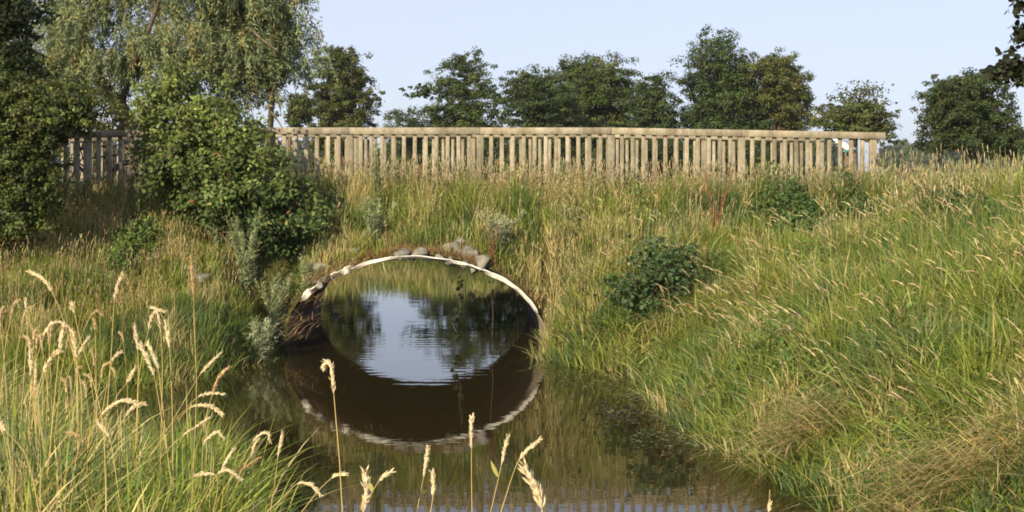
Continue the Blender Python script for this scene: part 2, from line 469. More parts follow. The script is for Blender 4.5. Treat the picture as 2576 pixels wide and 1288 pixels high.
def railing(D, posts, ends, brk, thick, nb, label, bw, pw, rw):
    """posts: picture x of the posts; brk: (x, y) breakpoints of the rail's upper edge"""
    bx = [b[0] for b in brk]; by = [b[1] for b in brk]
    zt = lambda x: H + (HY - pl(x, bx, by)) / F * D
    X = lambda x: (x - CX) / F * D
    o = root("bridge_railing", (X(ends[0]), D, float(ground(np.array([X(ends[0])]), np.array([D]))[0])), label, "railing", "railings either side of the path")
    th = thick
    cuts = sorted({ends[0], ends[1]} | {p for p in posts if ends[0] < p < ends[1] - 60})
    for xa, xb in zip(cuts[:-1], cuts[1:]):
        g = Geo(); box(g, (X(xa) + .002, D - rw / 2, 0), (X(xb) - .002, D + rw / 2, th), .004)
        V = g.V[0]; f = (V[:, 0] - X(xa)) / (X(xb) - X(xa)); V[:, 2] += (zt(xa) - th) * (1 - f) + (zt(xb) - th) * f
        g.build("top_rail", M_RAIL, o)
    mesh = {}
    def upright(name, x, w, hgt):
        if name not in mesh:
            g = Geo(); box(g, (-w / 2, -w * .42, -hgt), (w / 2, w * .42, 0), .004); mesh[name] = g.build(name, M_RAIL, None); b = mesh[name]
        else:
            b = mesh[name].copy(); COL.objects.link(b)
        b.parent = o
        b.location = Vector((X(x), D, zt(x) - th - .001)) - o.location
        b.rotation_euler = (random.uniform(-.006, .006), random.uniform(-.008, .008), random.uniform(-.05, .05))
    for x in posts: upright("post", x, pw, 1.55)
    allp = sorted(posts)
    for a, b in zip(allp[:-1], allp[1:]):
        for k in range(1, nb + 1):
            x = a + (b - a) * k / (nb + 1) + random.uniform(-.7, .7)
            upright("baluster", x, bw, 1.5)
    return o


railing(22.0, [-108, 221, 551, 880, 1208, 1537, 1865, 2196], (-116, 2225), [(-116, 340), (551, 321), (1537, 321), (2225, 333.5)], .113, 11,
        "weathered tan bridge railing nearest the water, its end post standing in tall dry grass", .065, .118, .15)
railing(24.2, [12, 304, 596, 896, 1188, 1480, 1772, 2064], (5, 2072), [(5, 345.5), (596, 330.5), (1480, 330.5), (2072, 341)], .113, 11,
        "weathered bridge railing on the far side of the path, seen through the front one", .054, .115, .15)

# ------------------------------------------------------------------ leaves, crowns, trees
RH = np.array([(0, 0), (.5, .36), (1, 0), (.5, -.36)]); RHF = [np.array([[0, 1, 2, 3]])]
ROUND = np.array([(0, 0), (.22, .36), (.62, .46), (.95, .2), (.95, -.2), (.62, -.46), (.22, -.36)]); ROUNDF = [np.array([[0, 1, 2, 3, 4, 5, 6]])]
OAK = np.array([(0, 0), (.12, .06), (.22, .2), (.32, .1), (.46, .3), (.56, .16), (.74, .34), (.84, .16), (1, .1), (1, -.1), (.84, -.16), (.74, -.34), (.56, -.16), (.46, -.3), (.32, -.1), (.22, -.2), (.12, -.06)])
OAKF = [np.array([[0, 1, 3, 13 + 1, 16]]), np.array([[1, 2, 3]]), np.array([[14, 15, 16]]), np.array([[3, 5, 12, 14]]), np.array([[3, 4, 5]]), np.array([[12, 13, 14]]), np.array([[5, 7, 10, 12]]),
        np.array([[5, 6, 7]]), np.array([[10, 11, 12]]), np.array([[7, 8, 9, 10]])]


def leaves(g, C, N, size, col, tmpl=RH, faces=RHF, axis_=None, width=1.0, fold=.12):
    n = len(C)
    if n == 0: return
    N = unit(N)
    A = rng.normal(size=(n, 3)) if axis_ is None else axis_
    A = unit(A - (A * N).sum(1, keepdims=True) * N); S = np.cross(N, A)
    size = np.broadcast_to(size, (n,))
    k = len(tmpl)
    u = tmpl[:, 0] - .0; v = tmpl[:, 1] * width
    V = C[:, None] + size[:, None, None] * (u[None, :, None] * A[:, None] + v[None, :, None] * S[:, None] - (np.abs(v) * 2 * fold + .12 * u * u)[None, :, None] * -N[:, None] * -1)
    off = (np.arange(n) * k)[:, None]
    g.add(V.reshape(-1, 3), [(off[:, :, None] + f[None]).reshape(-1, f.shape[1]) for f in faces], np.repeat(col, k, 0))


def jit(base, n, amt=.25, hue=.1):
    base = np.asarray(base, float)
    v = np.exp(rng.normal(0, amt, (n, 1))); h = 1 + rng.normal(0, hue, (n, 3))
    return np.clip(base * v * h, .005, .9)


def rows_at(rows, y):
    r = np.array(rows, float); return np.interp(y, r[:, 0], r[:, 1]), np.interp(y, r[:, 0], r[:, 2])


def crown_pts(rows, D, n, depth=.85, shell=.45):
    """points in a rounded crown whose outline (picture rows y, xl, xr) stands at distance D"""
    r = np.array(rows, float); ysamp = np.linspace(r[0, 0], r[-1, 0], 200)
    xl, xr = rows_at(rows, ysamp); w = np.maximum(xr - xl, 1) ** 1.5; w = w / w.sum()
    y = rng.choice(ysamp, n, p=w) + rng.normal(0, 3, n)
    xl, xr = rows_at(rows, y); hw = (xr - xl) / 2 / F * D
    hw = hw * (1 + .07 * (vn(y, y * 0, 55, int(abs(rows[0][1])) % 97) - .5) * 2)
    rho = rng.uniform(0, 1.05, n) ** shell; th = rng.uniform(0, 2 * np.pi, n)
    P = at_many((xl + xr) / 2, y, D)
    P[:, 0] += hw * rho * np.cos(th); P[:, 1] += np.minimum(hw, hw.max()) * depth * rho * np.sin(th)
    out = np.stack([np.cos(th) * rho, np.sin(th) * rho, np.zeros(n)], 1)
    return P, out


def at_many(x, y, D):
    x = np.asarray(x, float); return np.stack([(x - CX) / F * D, np.full(len(x), D) if np.isscalar(D) else D, H - (np.asarray(y) - HY) / F * D], 1)


def clump_leaves(g, C, out, per, R, flat, size, base, amt=.22, tmpl=RH, faces=RHF, upb=.55, clampz=None, tone=.22, width=1.0, split=6):
    if split > 1:
        k = len(C) * split
        C = np.repeat(C, split, 0) + rng.normal(0, 1, (k, 3)) * np.array([.72, .72, .34]) * R
        out = np.repeat(out, split, 0); keep = rng.random(k) < .85; C, out = C[keep], out[keep]
        R, per, tone = R * .48, max(int(per / split / .85), 3), tone * .8
    n = len(C) * per
    c = np.repeat(C, per, 0); o = np.repeat(out, per, 0)
    d = unit(rng.normal(size=(n, 3))); rr = rng.uniform(0, 1, (n, 1)) ** .5
    Rr = np.repeat(R * np.exp(rng.normal(0, .25, len(C))), per)[:, None]
    off = d * rr * Rr; off[:, 2] *= flat
    P = c + off
    N = d * .8 + o * .4 + np.array([0, 0, upb]) + rng.normal(0, .45, (n, 3))
    tn = np.repeat(np.exp(rng.normal(0, tone, (len(C), 1))), per, 0) * np.repeat(1 + rng.normal(0, .07, (len(C), 3)), per, 0)
    col = jit(base, n, amt, .06) * tn
    leaves(g, P, N, size * rng.uniform(.7, 1.25, n), col, tmpl, faces, width=width)
    return P


def limbs(g, base, C, top_frac=.8, n=14, r0=.25, sides=7, bend=.15, trunk=None):
    """trunk plus limbs that reach towards a sample of the clump centres"""
    base = np.asarray(base, float); zt = C[:, 2].max(); cen = C.mean(0)
    top = np.array([cen[0], cen[1], base[2] + (zt - base[2]) * top_frac])
    if trunk is None:
        mid = (base + top) / 2 + rng.normal(0, bend, 3) * np.array([1, 1, 0]) * (zt - base[2]) * .15
        trunk = [base, base * .7 + mid * .3 + rng.normal(0, .05, 3), mid, top]
    sp = spline(trunk, 8); s = np.linspace(0, 1, len(sp))
    tube(g, sp, r0 * (1.15 - s) ** .9 + .02 * r0 + r0 * .5 * np.exp(-s * 25), sides)
    idx = rng.choice(len(C), min(n, len(C)), replace=False)
    for i in idx:
        e = C[i]; dz = max(e[2] - base[2], .3)
        hz = np.clip((dz - np.linalg.norm((e - base)[:2]) * .55) / max(zt - base[2], .1), .12, .92)
        k = int(hz * (len(sp) - 1)); st = sp[k]
        m = (st + e) / 2 + np.array([0, 0, -.08 * np.linalg.norm(e - st)]) + rng.normal(0, .06, 3) * np.linalg.norm(e - st)
        p = spline([st, m, e], 5); ss = np.linspace(0, 1, len(p))
        rb = r0 * (1.1 - k / len(sp)) * .5
        tube(g, p, rb * (1 - ss) + .012 * r0 + .004, 5, cap=False)
    return sp


def tree(name, label, cat, rows, D, bx, base_y=None, nc=90, per=170, R=.9, flat=.55, size=.2, col=(.05, .075, .022), bark=None, group=None, r0=.28, depth=.85, shell=.45,
         nl=16, tmpl=RH, faces=RHF, trunk=None, part="crown", amt=.22, extra=None, width=1.0, tone=.22, gz=None, top_frac=.8, upb=.55):
    X = (bx - CX) / F * D
    zb = float(ground(np.array([X]), np.array([D]))[0]) if gz is None else gz
    b = (X, D, zb - .05)
    o = root(name, b, label, cat, group)
    if D > 50:
        nc, per, R, tone, size, flat = int(nc * 1.75), int(per * 2.3), R * 1.05, .34, size * .68, min(flat * 1.1, .62)
        col = (col[0] * 1.15, col[1] * 1.16, col[2] * 1.0)
    e = .55 * R / D * F                              # the clumps reach past their centres by about this much
    rows = [(y + (.45 * e if k == 0 else 0), min(xl + e, (xl + xr) / 2 - .3 * (xr - xl) / 2), max(xr - e, (xl + xr) / 2 + .3 * (xr - xl) / 2)) for k, (y, xl, xr) in enumerate(rows)]
    C, out = crown_pts(rows, D, nc, depth, shell)
    C[:, 2] = np.maximum(C[:, 2], zb + R * flat * .6)
    tg = Geo(); limbs(tg, b, C, n=nl, r0=r0, trunk=trunk, top_frac=top_frac); tg.build("trunk", bark or M_BARK, o, True)
    lg = Geo(); clump_leaves(lg, C, out, per, R, flat, size, col, amt, tmpl, faces, width=width, tone=tone, upb=upb)
    if extra: extra(lg)
    lg.build(part, M_LEAF, o)
    return o


FT = "trees in the meadow beyond the railing"
ALD = (.052, .072, .023)
tree("alder_tree", "tall loose alder with bare gaps, standing alone just right of the willow", "tree",
     [(108, 800, 895), (130, 800, 897), (165, 800, 915), (200, 785, 932), (240, 765, 950), (290, 752, 948), (330, 760, 925), (400, 780, 925), (440, 790, 920)], 80, 840, nc=105, per=125, R=.62, size=.2,
     col=(.068, .080, .028), bark=M_BARKR, group=FT, r0=.22, shell=.5)
tree("small_tree", "small leaning tree with a bare reddish trunk left of the loose alder", "tree",
     [(235, 735, 772), (265, 722, 778), (300, 720, 770), (322, 735, 765)], 74, 722, nc=16, per=110, R=.5, size=.18, col=(.065, .080, .028), bark=M_BARKR, group=FT, r0=.16,
     trunk=[np.array([(722 - CX) / F * 74, 74, 1.2]), at(728, 350, 74), at(740, 310, 74), at(756, 255, 74)])
tree("pointed_tree", "tall pointed alder with one low branch reaching left, left of the tree group", "tree",
     [(104, 1150, 1162), (125, 1120, 1188), (165, 1106, 1220), (200, 1098, 1238), (250, 1080, 1252), (290, 1050, 1262), (330, 1020, 1270), (400, 1010, 1275), (445, 1010, 1275)], 86, 1160, nc=130, per=150, R=.8, size=.2,
     col=ALD, group=FT, r0=.3,
     extra=lambda lg: clump_leaves(lg, at_many(np.array([1042, 1055, 1068, 1082, 1060, 1092, 1035, 1075]), np.array([232, 222, 218, 226, 236, 240, 243, 236]), 86), np.zeros((8, 3)), 90, .42, .5, .2, ALD))
tree("distant_tree", "low round tree just above the rail left of the pointed alder", "tree",
     [(276, 1000, 1040), (292, 972, 1065), (320, 966, 1075), (380, 966, 1075), (440, 970, 1075)], 120, 1015, nc=45, per=110, R=1.0, size=.26, col=(.052, .072, .028), group=FT, r0=.22)
tree("layered_tree", "dark tree with flat layered branches between the pointed alder and the broad tree", "tree",
     [(182, 1320, 1398), (205, 1272, 1425), (235, 1255, 1435), (280, 1275, 1450), (330, 1300, 1455), (400, 1270, 1450), (445, 1270, 1450)], 82, 1350, nc=85, per=160, R=.85, flat=.36, size=.2, col=(.040, .058, .020), group=FT, r0=.3)
tree("broad_tree", "broad rounded tree rising in the middle of the tree group", "tree",
     [(126, 1462, 1508), (145, 1425, 1558), (170, 1398, 1588), (205, 1392, 1606), (250, 1385, 1620), (330, 1385, 1625), (400, 1395, 1620), (445, 1395, 1620)], 90, 1505, nc=165, per=150, R=.9, size=.21, col=ALD, group=FT, r0=.34)
tree("small_pointed_tree", "small pointed dark tree right of the broad tree", "tree",
     [(188, 1636, 1658), (210, 1614, 1668), (240, 1600, 1682), (290, 1590, 1704), (340, 1590, 1712), (440, 1590, 1712)], 84, 1645, nc=70, per=130, R=.7, size=.2, col=(.042, .062, .022), group=FT, r0=.24)
tree("great_tree", "tallest dense dark tree in the group, left of the brownish one", "tree",
     [(88, 1768, 1832), (112, 1748, 1862), (150, 1726, 1885), (200, 1712, 1905), (240, 1706, 1935), (300, 1712, 1955), (400, 1712, 1950), (445, 1712, 1950)], 85, 1815, nc=185, per=155, R=.9, size=.2, col=(.044, .065, .022), group=FT, r0=.38)
tree("brownish_tree", "brownish tree with bare twigs leaning against the tallest dark tree", "tree",
     [(134, 1895, 1952), (155, 1880, 1995), (185, 1880, 2030), (225, 1890, 2042), (265, 1905, 2045), (300, 1940, 2040), (330, 1960, 2030), (420, 1920, 2030)], 83, 1960, nc=95, per=130, R=.7, size=.2, col=(.072, .084, .028), bark=M_BARKR, group=FT, r0=.26, nl=30)
tree("thin_topped_tree", "smaller tree with a thin see-through top above the right end of the rail", "tree",
     [(262, 2085, 2210), (285, 2056, 2235), (310, 2050, 2246), (330, 2080, 2250), (345, 2185, 2256)], 72, 2150, nc=46, per=110, R=.55, flat=.45, size=.18, col=(.072, .084, .030), group=FT, r0=.2, nl=24,
     trunk=[np.array([(2150 - CX) / F * 72, 72, 1.3]), at(2150, 350, 72), at(2158, 300, 72), at(2165, 235, 72)],
     extra=lambda lg: clump_leaves(lg, *crown_pts([(212, 2130, 2190), (235, 2115, 2222), (260, 2090, 2220)], 72, 60), 16, .55, .7, .16, (.08, .09, .035)))
tree("round_tree", "dark rounded tree with a forked trunk standing apart at right", "tree",
     [(184, 2405, 2462), (200, 2372, 2510), (235, 2332, 2530), (280, 2345, 2545), (315, 2325, 2562), (345, 2305, 2570), (372, 2330, 2570)], 62, 2478, nc=110, per=135, R=.62, size=.17, col=(.040, .056, .020), group=FT, r0=.22,
     extra=lambda lg: clump_leaves(lg, *crown_pts([(372, 2490, 2550), (395, 2495, 2550)], 62, 10), 90, .45, .9, .16, (.04, .056, .02)))
tree("round_tree", "leafy shrub behind the railing under the trees, seen between the balusters", "shrub",
     [(362, 1300, 1900), (400, 1050, 2020), (450, 1000, 2030)], 70, 1480, nc=110, per=120, R=.9, size=.2, col=(.036, .052, .018), r0=.12, depth=.12, nl=20).name = "shrub"

# far wood along the horizon
g = Geo()
for k in range(230):
    X = rng.uniform(-260, 330); Yf = rng.uniform(380, 470)
    if X < 110 and rng.random() < .35: continue
    hh = rng.uniform(7, 12.5) if X < 170 else rng.uniform(11, 15.5)
    w = rng.uniform(6, 10); zb = 2.2
    n = 260
    d = unit(rng.normal(size=(n, 3))); d[:, 2] = np.abs(d[:, 2]) * 1.0 + .0
    P = np.array([X, Yf, zb + hh * .15]) + d * np.array([w, w, hh * .85]) * rng.uniform(.7, 1, (n, 1))
    leaves(g, P, d + rng.normal(0, .4, (n, 3)), 2.2 * rng.uniform(.7, 1.3, n), jit((.05, .07, .03), n, .2))
tag(g.build("distant_woods", M_LEAF), "hazy wood along the far horizon of the meadow", "woods", None, "stuff")

# left-hand trees
tree("dark_tree", "tall dark tree filling the upper left corner of the picture", "tree",
     [(-330, -160, -60), (-150, -160, 60), (0, -160, 95), (60, -160, 115), (110, -160, 95), (150, -160, 105), (190, -160, 120), (240, -160, 120), (300, -160, 110), (360, -160, 80), (430, -160, 60)], 20.6, -120, nc=340, per=210, R=.34, flat=.6, size=.062,
     col=(.036, .052, .017), r0=.16, depth=.6, nl=50, tone=.3)
tree("hawthorn_bush", "dense dark bush with yellowish green leaves hiding the left end of the railing", "bush",
     [(195, -70, 90), (222, -70, 170), (250, -70, 215), (285, -80, 240), (315, -80, 215), (345, -80, 150), (400, -80, 138), (450, -80, 146), (500, -70, 140), (545, -70, 120), (590, -60, 60)], 19.3, 10, nc=300, per=200, R=.26, flat=.55, size=.052,
     col=(.078, .098, .028), r0=.04, depth=.55, nl=16, part="foliage", tone=.36, extra=lambda lg: clump_leaves(lg, *crown_pts([(222, 100, 165), (250, 90, 192), (290, 85, 205), (325, 90, 185)], 19.4, 70), 190, .24, .55, .052, (.085, .105, .03), tone=.36))
tree("elder_shrub", "lighter olive shrub behind the railing below the willow", "shrub",
     [(205, 190, 240), (240, 150, 300), (280, 150, 330), (320, 160, 335), (400, 170, 330)], 26.5, 240, nc=60, per=70, R=.28, flat=.6, size=.075, col=(.095, .105, .036), r0=.05, nl=30, part="foliage", tone=.3)

# willow ------------------------------------------------------------
WD = 30.0
b = ((345 - CX) / F * WD, WD, float(ground(np.array([(345 - CX) / F * WD]), np.array([WD]))[0]) - .05)
wil = root("willow_tree", b, "large weeping willow with grey-green hanging strands behind the bush", "tree")
tg = Geo()
main = [np.array(b), at(338, 400, WD), at(325, 320, WD), at(300, 265, WD), at(262, 215, WD), at(232, 150, WD), at(205, 60, WD), at(190, -60, WD)]
sp = spline(main, 7); tube(tg, sp, np.linspace(.26, .05, len(sp)), 8)
def limb(pts, r0, r1): p = spline(pts, 7); tube(tg, p, np.linspace(r0, r1, len(p)), 6)
limb([at(300, 265, WD), at(318, 225, WD - .2), at(335, 170, WD - .6), at(380, 60, WD - 1), at(420, -60, WD - 1)], .10, .03)
limb([at(338, 400, WD), at(400, 260, WD + .6), at(470, 160, WD + 1), at(560, 80, WD + 1), at(640, 40, WD + .6), at(690, 20, WD)], .2, .03)
limb([at(470, 160, WD + 1), at(540, -20, WD + 1.4), at(560, -140, WD + 1.6)], .1, .03)
limb([at(325, 320, WD), at(280, 330, WD - .4), at(235, 300, WD - 1), at(180, 230, WD - 1.4), at(150, 120, WD - 1.5)], .08, .02)
limb([at(560, 80, WD + 1), at(620, 70, WD - .6), at(660, 100, WD - 1.2), at(700, 130, WD - 1.4)], .07, .015)
# the half-bare trunk at the willow's right side
limb([at(672, 430, WD + .3), at(680, 320, WD + .2), at(684, 250, WD), at(690, 205, WD), at(682, 150, WD), at(700, 90, WD - .2)], .085, .02)
for q_ in ([(686, 225), (708, 212), (730, 205)], [(684, 245), (702, 262), (716, 270)], [(690, 200), (672, 165), (655, 140)], [(681, 280), (700, 305), (715, 330)], [(688, 180), (712, 150), (728, 130)]):
    limb([at(x, y, WD - .1 * k) for k, (x, y) in enumerate(q_)], .03, .006)
WR = [(-190, 180, 560), (-90, 130, 640), (0, 100, 680), (60, 100, 694), (110, 95, 705), (150, 95, 732), (190, 105, 736), (215, 120, 715)]
lg = Geo(); ns = 2500
B0, bo = crown_pts(WR, WD, 80, .7, .5)
B1, b1 = crown_pts([(-60, 580, 668), (60, 590, 692), (120, 600, 706), (165, 630, 724)], WD, 34, .7, .5)
B0 = np.concatenate([B0, B1]); bo = np.concatenate([bo, b1]); bi = rng.integers(0, len(B0), ns)
S0 = B0[bi] + rng.normal(0, 1, (ns, 3)) * np.array([.42, .40, .15]); o0 = bo[bi]
for k in range(ns):
    p = S0[k]; Lh = rng.uniform(.35, 1.25) * (1.5 if rng.random() < .15 else 1)
    xp = CX + p[0] / p[1] * F; yp = HY + (H - p[2]) / p[1] * F
    if xp > 560: Lh *= .75
    ylim = 335 if xp < 600 else (300 if xp < 690 else 205)
    if xp < 560 and 110 < xp and yp > 165 and rng.random() < .7: continue
    o_ = o0[k] + rng.normal(0, .25, 3); o_[2] = 0
    s = np.linspace(0, 1, 7)[:, None]
    path = p + o_ * .35 * s * (1 - .3 * s) + np.array([.16, 0, 0]) * s ** 2 * rng.uniform(.2, 1.2) + np.array([0, 0, 1.]) * (.12 * s - (Lh + .12) * s ** 1.5)
    yy_ = HY + (H - path[:, 2]) / path[:, 1] * F
    path = path[yy_ < ylim + rng.normal(0, 14)]
    if len(path) < 3: continue
    if k % 3 == 0: tube(tg, path, np.linspace(.006, .003, len(path)), 3, cap=False)
    m = int(len(path) * 7); t = rng.uniform(0, len(path) - 1.001, m); i0 = t.astype(int); C = path[i0] + (path[i0 + 1] - path[i0]) * (t - i0)[:, None]
    ax = np.array([0, 0, -1.]) + rng.normal(0, .62, (m, 3)) + o_ * .4
    base = np.array((.175, .220, .115)) if rng.random() < .75 else np.array((.23, .225, .09))
    leaves(lg, C + rng.normal(0, .03, (m, 3)), rng.normal(0, 1, (m, 3)) + np.array([-.3, -.9, .3]), .125 * rng.uniform(.7, 1.3, m), jit(base, m, .18, .05) * math.exp(rng.normal(0, .15)), axis_=ax, width=.30)
tg.build("trunk", M_BARK, wil, True); lg.build("crown", M_LEAF, wil)

# oak bush -----------------------------------------------------------
OR = [(186, 432, 470), (215, 402, 505), (245, 375, 535), (275, 358, 590), (310, 345, 630), (345, 345, 665), (380, 372, 690), (420, 362, 722), (450, 350, 752), (480, 380, 776), (515, 460, 788), (550, 500, 805), (580, 590, 790), (605, 655, 770)]
OD = 20.4
ob = root("oak_bush", (*at(610, 600, OD)[:2], float(ground(np.array([at(610, 600, OD)[0]]), np.array([OD]))[0]) - .05), "big oak bush with lobed leaves growing through the railing left of the culvert", "bush")
C, out = crown_pts(OR, OD, 420, .42, .6)
C += rng.normal(0, .19, C.shape) * np.array([1, 1, .7])
tg = Geo(); limbs(tg, np.array(ob.location), C[C[:, 2] > 2.0], n=24, r0=.05, top_frac=.75)
for k in range(5):
    e = at(rng.uniform(400, 700), rng.uniform(330, 480), OD + rng.uniform(-.3, .3)); s0 = np.array(ob.location) + rng.normal(0, .06, 3) * np.array([1, 1, 0])
    tube(tg, spline([s0, (s0 + e) / 2 + np.array([0, 0, -.1]), e], 7), np.linspace(.035, .01, 13), 5)
tg.build("trunk", M_BARK, ob, True)
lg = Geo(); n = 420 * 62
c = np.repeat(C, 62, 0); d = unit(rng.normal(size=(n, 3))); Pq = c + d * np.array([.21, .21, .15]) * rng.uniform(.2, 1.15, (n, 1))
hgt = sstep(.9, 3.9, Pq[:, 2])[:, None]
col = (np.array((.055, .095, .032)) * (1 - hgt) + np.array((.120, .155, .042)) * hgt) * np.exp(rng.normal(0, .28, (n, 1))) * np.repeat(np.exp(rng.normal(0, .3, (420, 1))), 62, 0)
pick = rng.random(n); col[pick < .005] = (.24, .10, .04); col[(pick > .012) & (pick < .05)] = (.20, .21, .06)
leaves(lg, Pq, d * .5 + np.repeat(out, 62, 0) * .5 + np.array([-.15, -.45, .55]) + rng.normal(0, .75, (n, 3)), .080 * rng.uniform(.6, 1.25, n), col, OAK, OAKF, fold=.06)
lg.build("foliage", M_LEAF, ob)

# alder bush on the right bank ----------------------------------------
AR = [(582, 1640, 1662), (605, 1605, 1690), (640, 1612, 1732), (668, 1562, 1742), (700, 1545, 1768), (735, 1530, 1762), (768, 1548, 1705), (790, 1600, 1690)]
tree("alder_bush", "small dark bush with round leaves on the grassy bank right of the culvert", "bush", AR, 18.2, 1665, nc=95, per=24, R=.27, flat=.7, size=.060, col=(.058, .098, .040), r0=.025, depth=.5, nl=30, tmpl=ROUND, faces=ROUNDF, part="foliage", tone=.15)
# shrub on the far bank, mirrored in the culvert's water
tree("willow_shrub", "dark shrub at the pool behind the culvert, seen mirrored in its water", "shrub", [(395, 1200, 1330), (430, 1170, 1390), (500, 1160, 1420), (560, 1150, 1420)], 40.5, 1300, nc=70, per=110, R=.4, flat=.7, size=.10, col=(.045, .064, .022), r0=.06, depth=.6, nl=20, part="foliage")
# tree whose branch tips hang into the upper right corner
tree("overhanging_tree", "dark leafy branch tips hanging into the upper right corner", "tree",
     [(-260, 2560, 3300), (-60, 2530, 3350), (5, 2562, 3380), (40, 2598, 3380), (88, 2568, 3360), (120, 2600, 3340), (148, 2560, 3300), (172, 2530, 3280), (200, 2560, 3240), (230, 2640, 3150)], 13.2, 3000, nc=300, per=55, R=.2, flat=.7, size=.085, col=(.030, .036, .018), r0=.17, nl=60, depth=.5, tmpl=ROUND, faces=ROUNDF, width=.75, gz=1.9,
     extra=lambda lg: clump_leaves(lg, at_many(np.array([2492, 2505, 2520, 2535, 2548, 2560, 2572, 2545, 2530, 2566, 2575, 2510, 2562, 2570]), np.array([183, 176, 180, 172, 165, 178, 190, 195, 150, 205, 160, 190, 8, 92]), 13.0), np.zeros((14, 3)), 9, .07, .7, .085, (.03, .036, .018), tmpl=ROUND, faces=ROUNDF, width=.7))


# ------------------------------------------------------------------ grass
# spots where a broad plant keeps the grass short
LOW = []
for x_, y_, r_ in ((940, 610, .35), (620, 720, .55), (545, 620, .45), (592, 610, .4), (705, 850, .5), (655, 905, .4), (775, 720, .3), (1255, 625, .45), (560, 780, .5), (330, 690, .7), (230, 560, .5), (1600, 530, .35), (505, 715, .35), (606, 740, .3)):
    D_ = hit(x_, y_)
    if D_: LOW.append(((x_ - CX) / F * D_, min(D_, 21.8), r_))


def low(P):
    f = np.ones(len(P))
    for x_, y_, r_ in LOW: f *= 1 - .45 * np.exp(-(((P[:, 0] - x_) ** 2 + (P[:, 1] - y_) ** 2) / r_ ** 2))
    return f


GREEN = np.array((.130, .188, .036)); LIME = np.array((.235, .275, .058)); STRAW = np.array((.46, .40, .20)); RUST = np.array((.24, .155, .065)); BLUE = np.array((.105, .165, .066)); HEAD = np.array((.60, .50, .31))


def blades(g, P, h, ldir, lean, w, col, curve=1.7, droop=.25, levels=(0, .42, .78, 1.0), wprof=(.75, 1, .62)):
    n = len(P); L = np.stack([np.cos(ldir), np.sin(ldir), np.zeros(n)], 1)
    fa = rng.uniform(0, 2 * np.pi, n); S = np.stack([np.cos(fa), np.sin(fa), np.zeros(n)], 1)
    tw = rng.normal(0, .5, n)
    h = h * low(P)
    rowsV = []
    for k, t in enumerate(levels):
        ctr = P + np.array([0, 0, 1.]) * (h * (t - droop * lean * t ** 2.2))[:, None] + L * (h * lean * t ** curve)[:, None]
        if k < len(levels) - 1:
            ww = (w * wprof[k])[:, None] * .5
            rowsV += [ctr - S * ww, ctr + S * ww]
        else: rowsV.append(ctr)
    V = np.stack(rowsV, 1); m = V.shape[1]; off = (np.arange(n) * m)[:, None, None]
    nq = len(levels) - 2
    quads = np.array([[2 * k, 2 * k + 1, 2 * k + 3, 2 * k + 2] for k in range(nq)])
    tri = np.array([[2 * nq, 2 * nq + 1, 2 * nq + 2]])
    g.add(V.reshape(-1, 3), [(off + quads[None]).reshape(-1, 4), (off + tri[None]).reshape(-1, 3)], np.repeat(col, m, 0))
    tip = V[:, -1]; prev = (V[:, -3] + V[:, -2]) / 2
    return tip, unit(tip - prev)


def heads(g, P, T, length, rad, col, bend=None):
    length = length * np.sqrt(low(P)); rad = rad * np.sqrt(low(P))
    """seed heads: slender lumpy spindles from P along T"""
    n = len(P); ref = np.where(np.abs(T[:, 2:3]) > .9, np.array([[1., 0, 0]]), np.array([[0, 0, 1.]]))
    A = unit(np.cross(T, ref)); B = np.cross(T, A)
    bd = bend if bend is not None else np.zeros((n, 3))
    V = []
    prof = ((0, .3), (.22, 1.0), (.55, .85), (.82, .5))
    for t, r in prof:
        c = P + T * (length * t)[:, None] + bd * (length * t * t)[:, None]
        for k in range(3):
            a = k * 2.094 + t * 2.5
            V.append(c + (A * math.cos(a) + B * math.sin(a)) * (rad * r)[:, None])
    V.append(P + T * length[:, None] + bd * length[:, None])
    V = np.stack(V, 1); m = V.shape[1]; off = (np.arange(n) * m)[:, None, None]
    qd = np.array([[3 * i + k, 3 * i + (k + 1) % 3, 3 * i + 3 + (k + 1) % 3, 3 * i + 3 + k] for i in range(3) for k in range(3)])
    tr = np.array([[9 + k, 9 + (k + 1) % 3, 12] for k in range(3)])
    g.add(V.reshape(-1, 3), [(off + qd[None]).reshape(-1, 4), (off + tr[None]).reshape(-1, 3)], np.repeat(col, m, 0))


def scatter(n, x0, x1, y0, y1, keep=None, water=.02):
    X = rng.uniform(x0, x1, n); Y = rng.uniform(y0, y1, n)
    inview = np.abs(X) < Y * .46 + 2.0
    df = sdist(WF, X, Y); ok = inview & (df > water) & (sdist(WB, X, Y) > water)
    ok &= ~((Y > 22.15) & (Y < 24.05))
    dx = X - xc(Y); ok &= ~((np.abs(dx) < CA + .02) & (Y > Y1 - .05) & (Y < Y1 + .06))
    if keep is not None: ok &= keep(X, Y, df)
    X, Y, df = X[ok], Y[ok], df[ok]
    return np.stack([X, Y, ground(X, Y) - .03], 1), df


def tuft(P, share=.65, r=.07, every=22):
    """gather a share of the blades into tussocks; returns positions and the outward direction of each blade"""
    n = len(P); P = P.copy(); td = rng.uniform(0, 2 * np.pi, n)
    m = rng.random(n) < share; c = P[rng.integers(0, n, max(n // every, 1))]; j = rng.integers(0, len(c), m.sum())
    off = rng.normal(0, r, (m.sum(), 2)); P[m, :2] = c[j, :2] + off; td[m] = np.arctan2(off[:, 1], off[:, 0])
    P[:, 2] = ground(P[:, 0], P[:, 1]) - .03
    ok = (np.minimum(sdist(WF, P[:, 0], P[:, 1]), sdist(WB, P[:, 0], P[:, 1])) > -.1) & ~((np.abs(P[:, 0] - xc(P[:, 1])) < CA) & (P[:, 1] < Y1 + .05) & (P[:, 1] > Y1 - .8)) & (P[:, 1] < 22.15)
    return P[ok], td[ok]


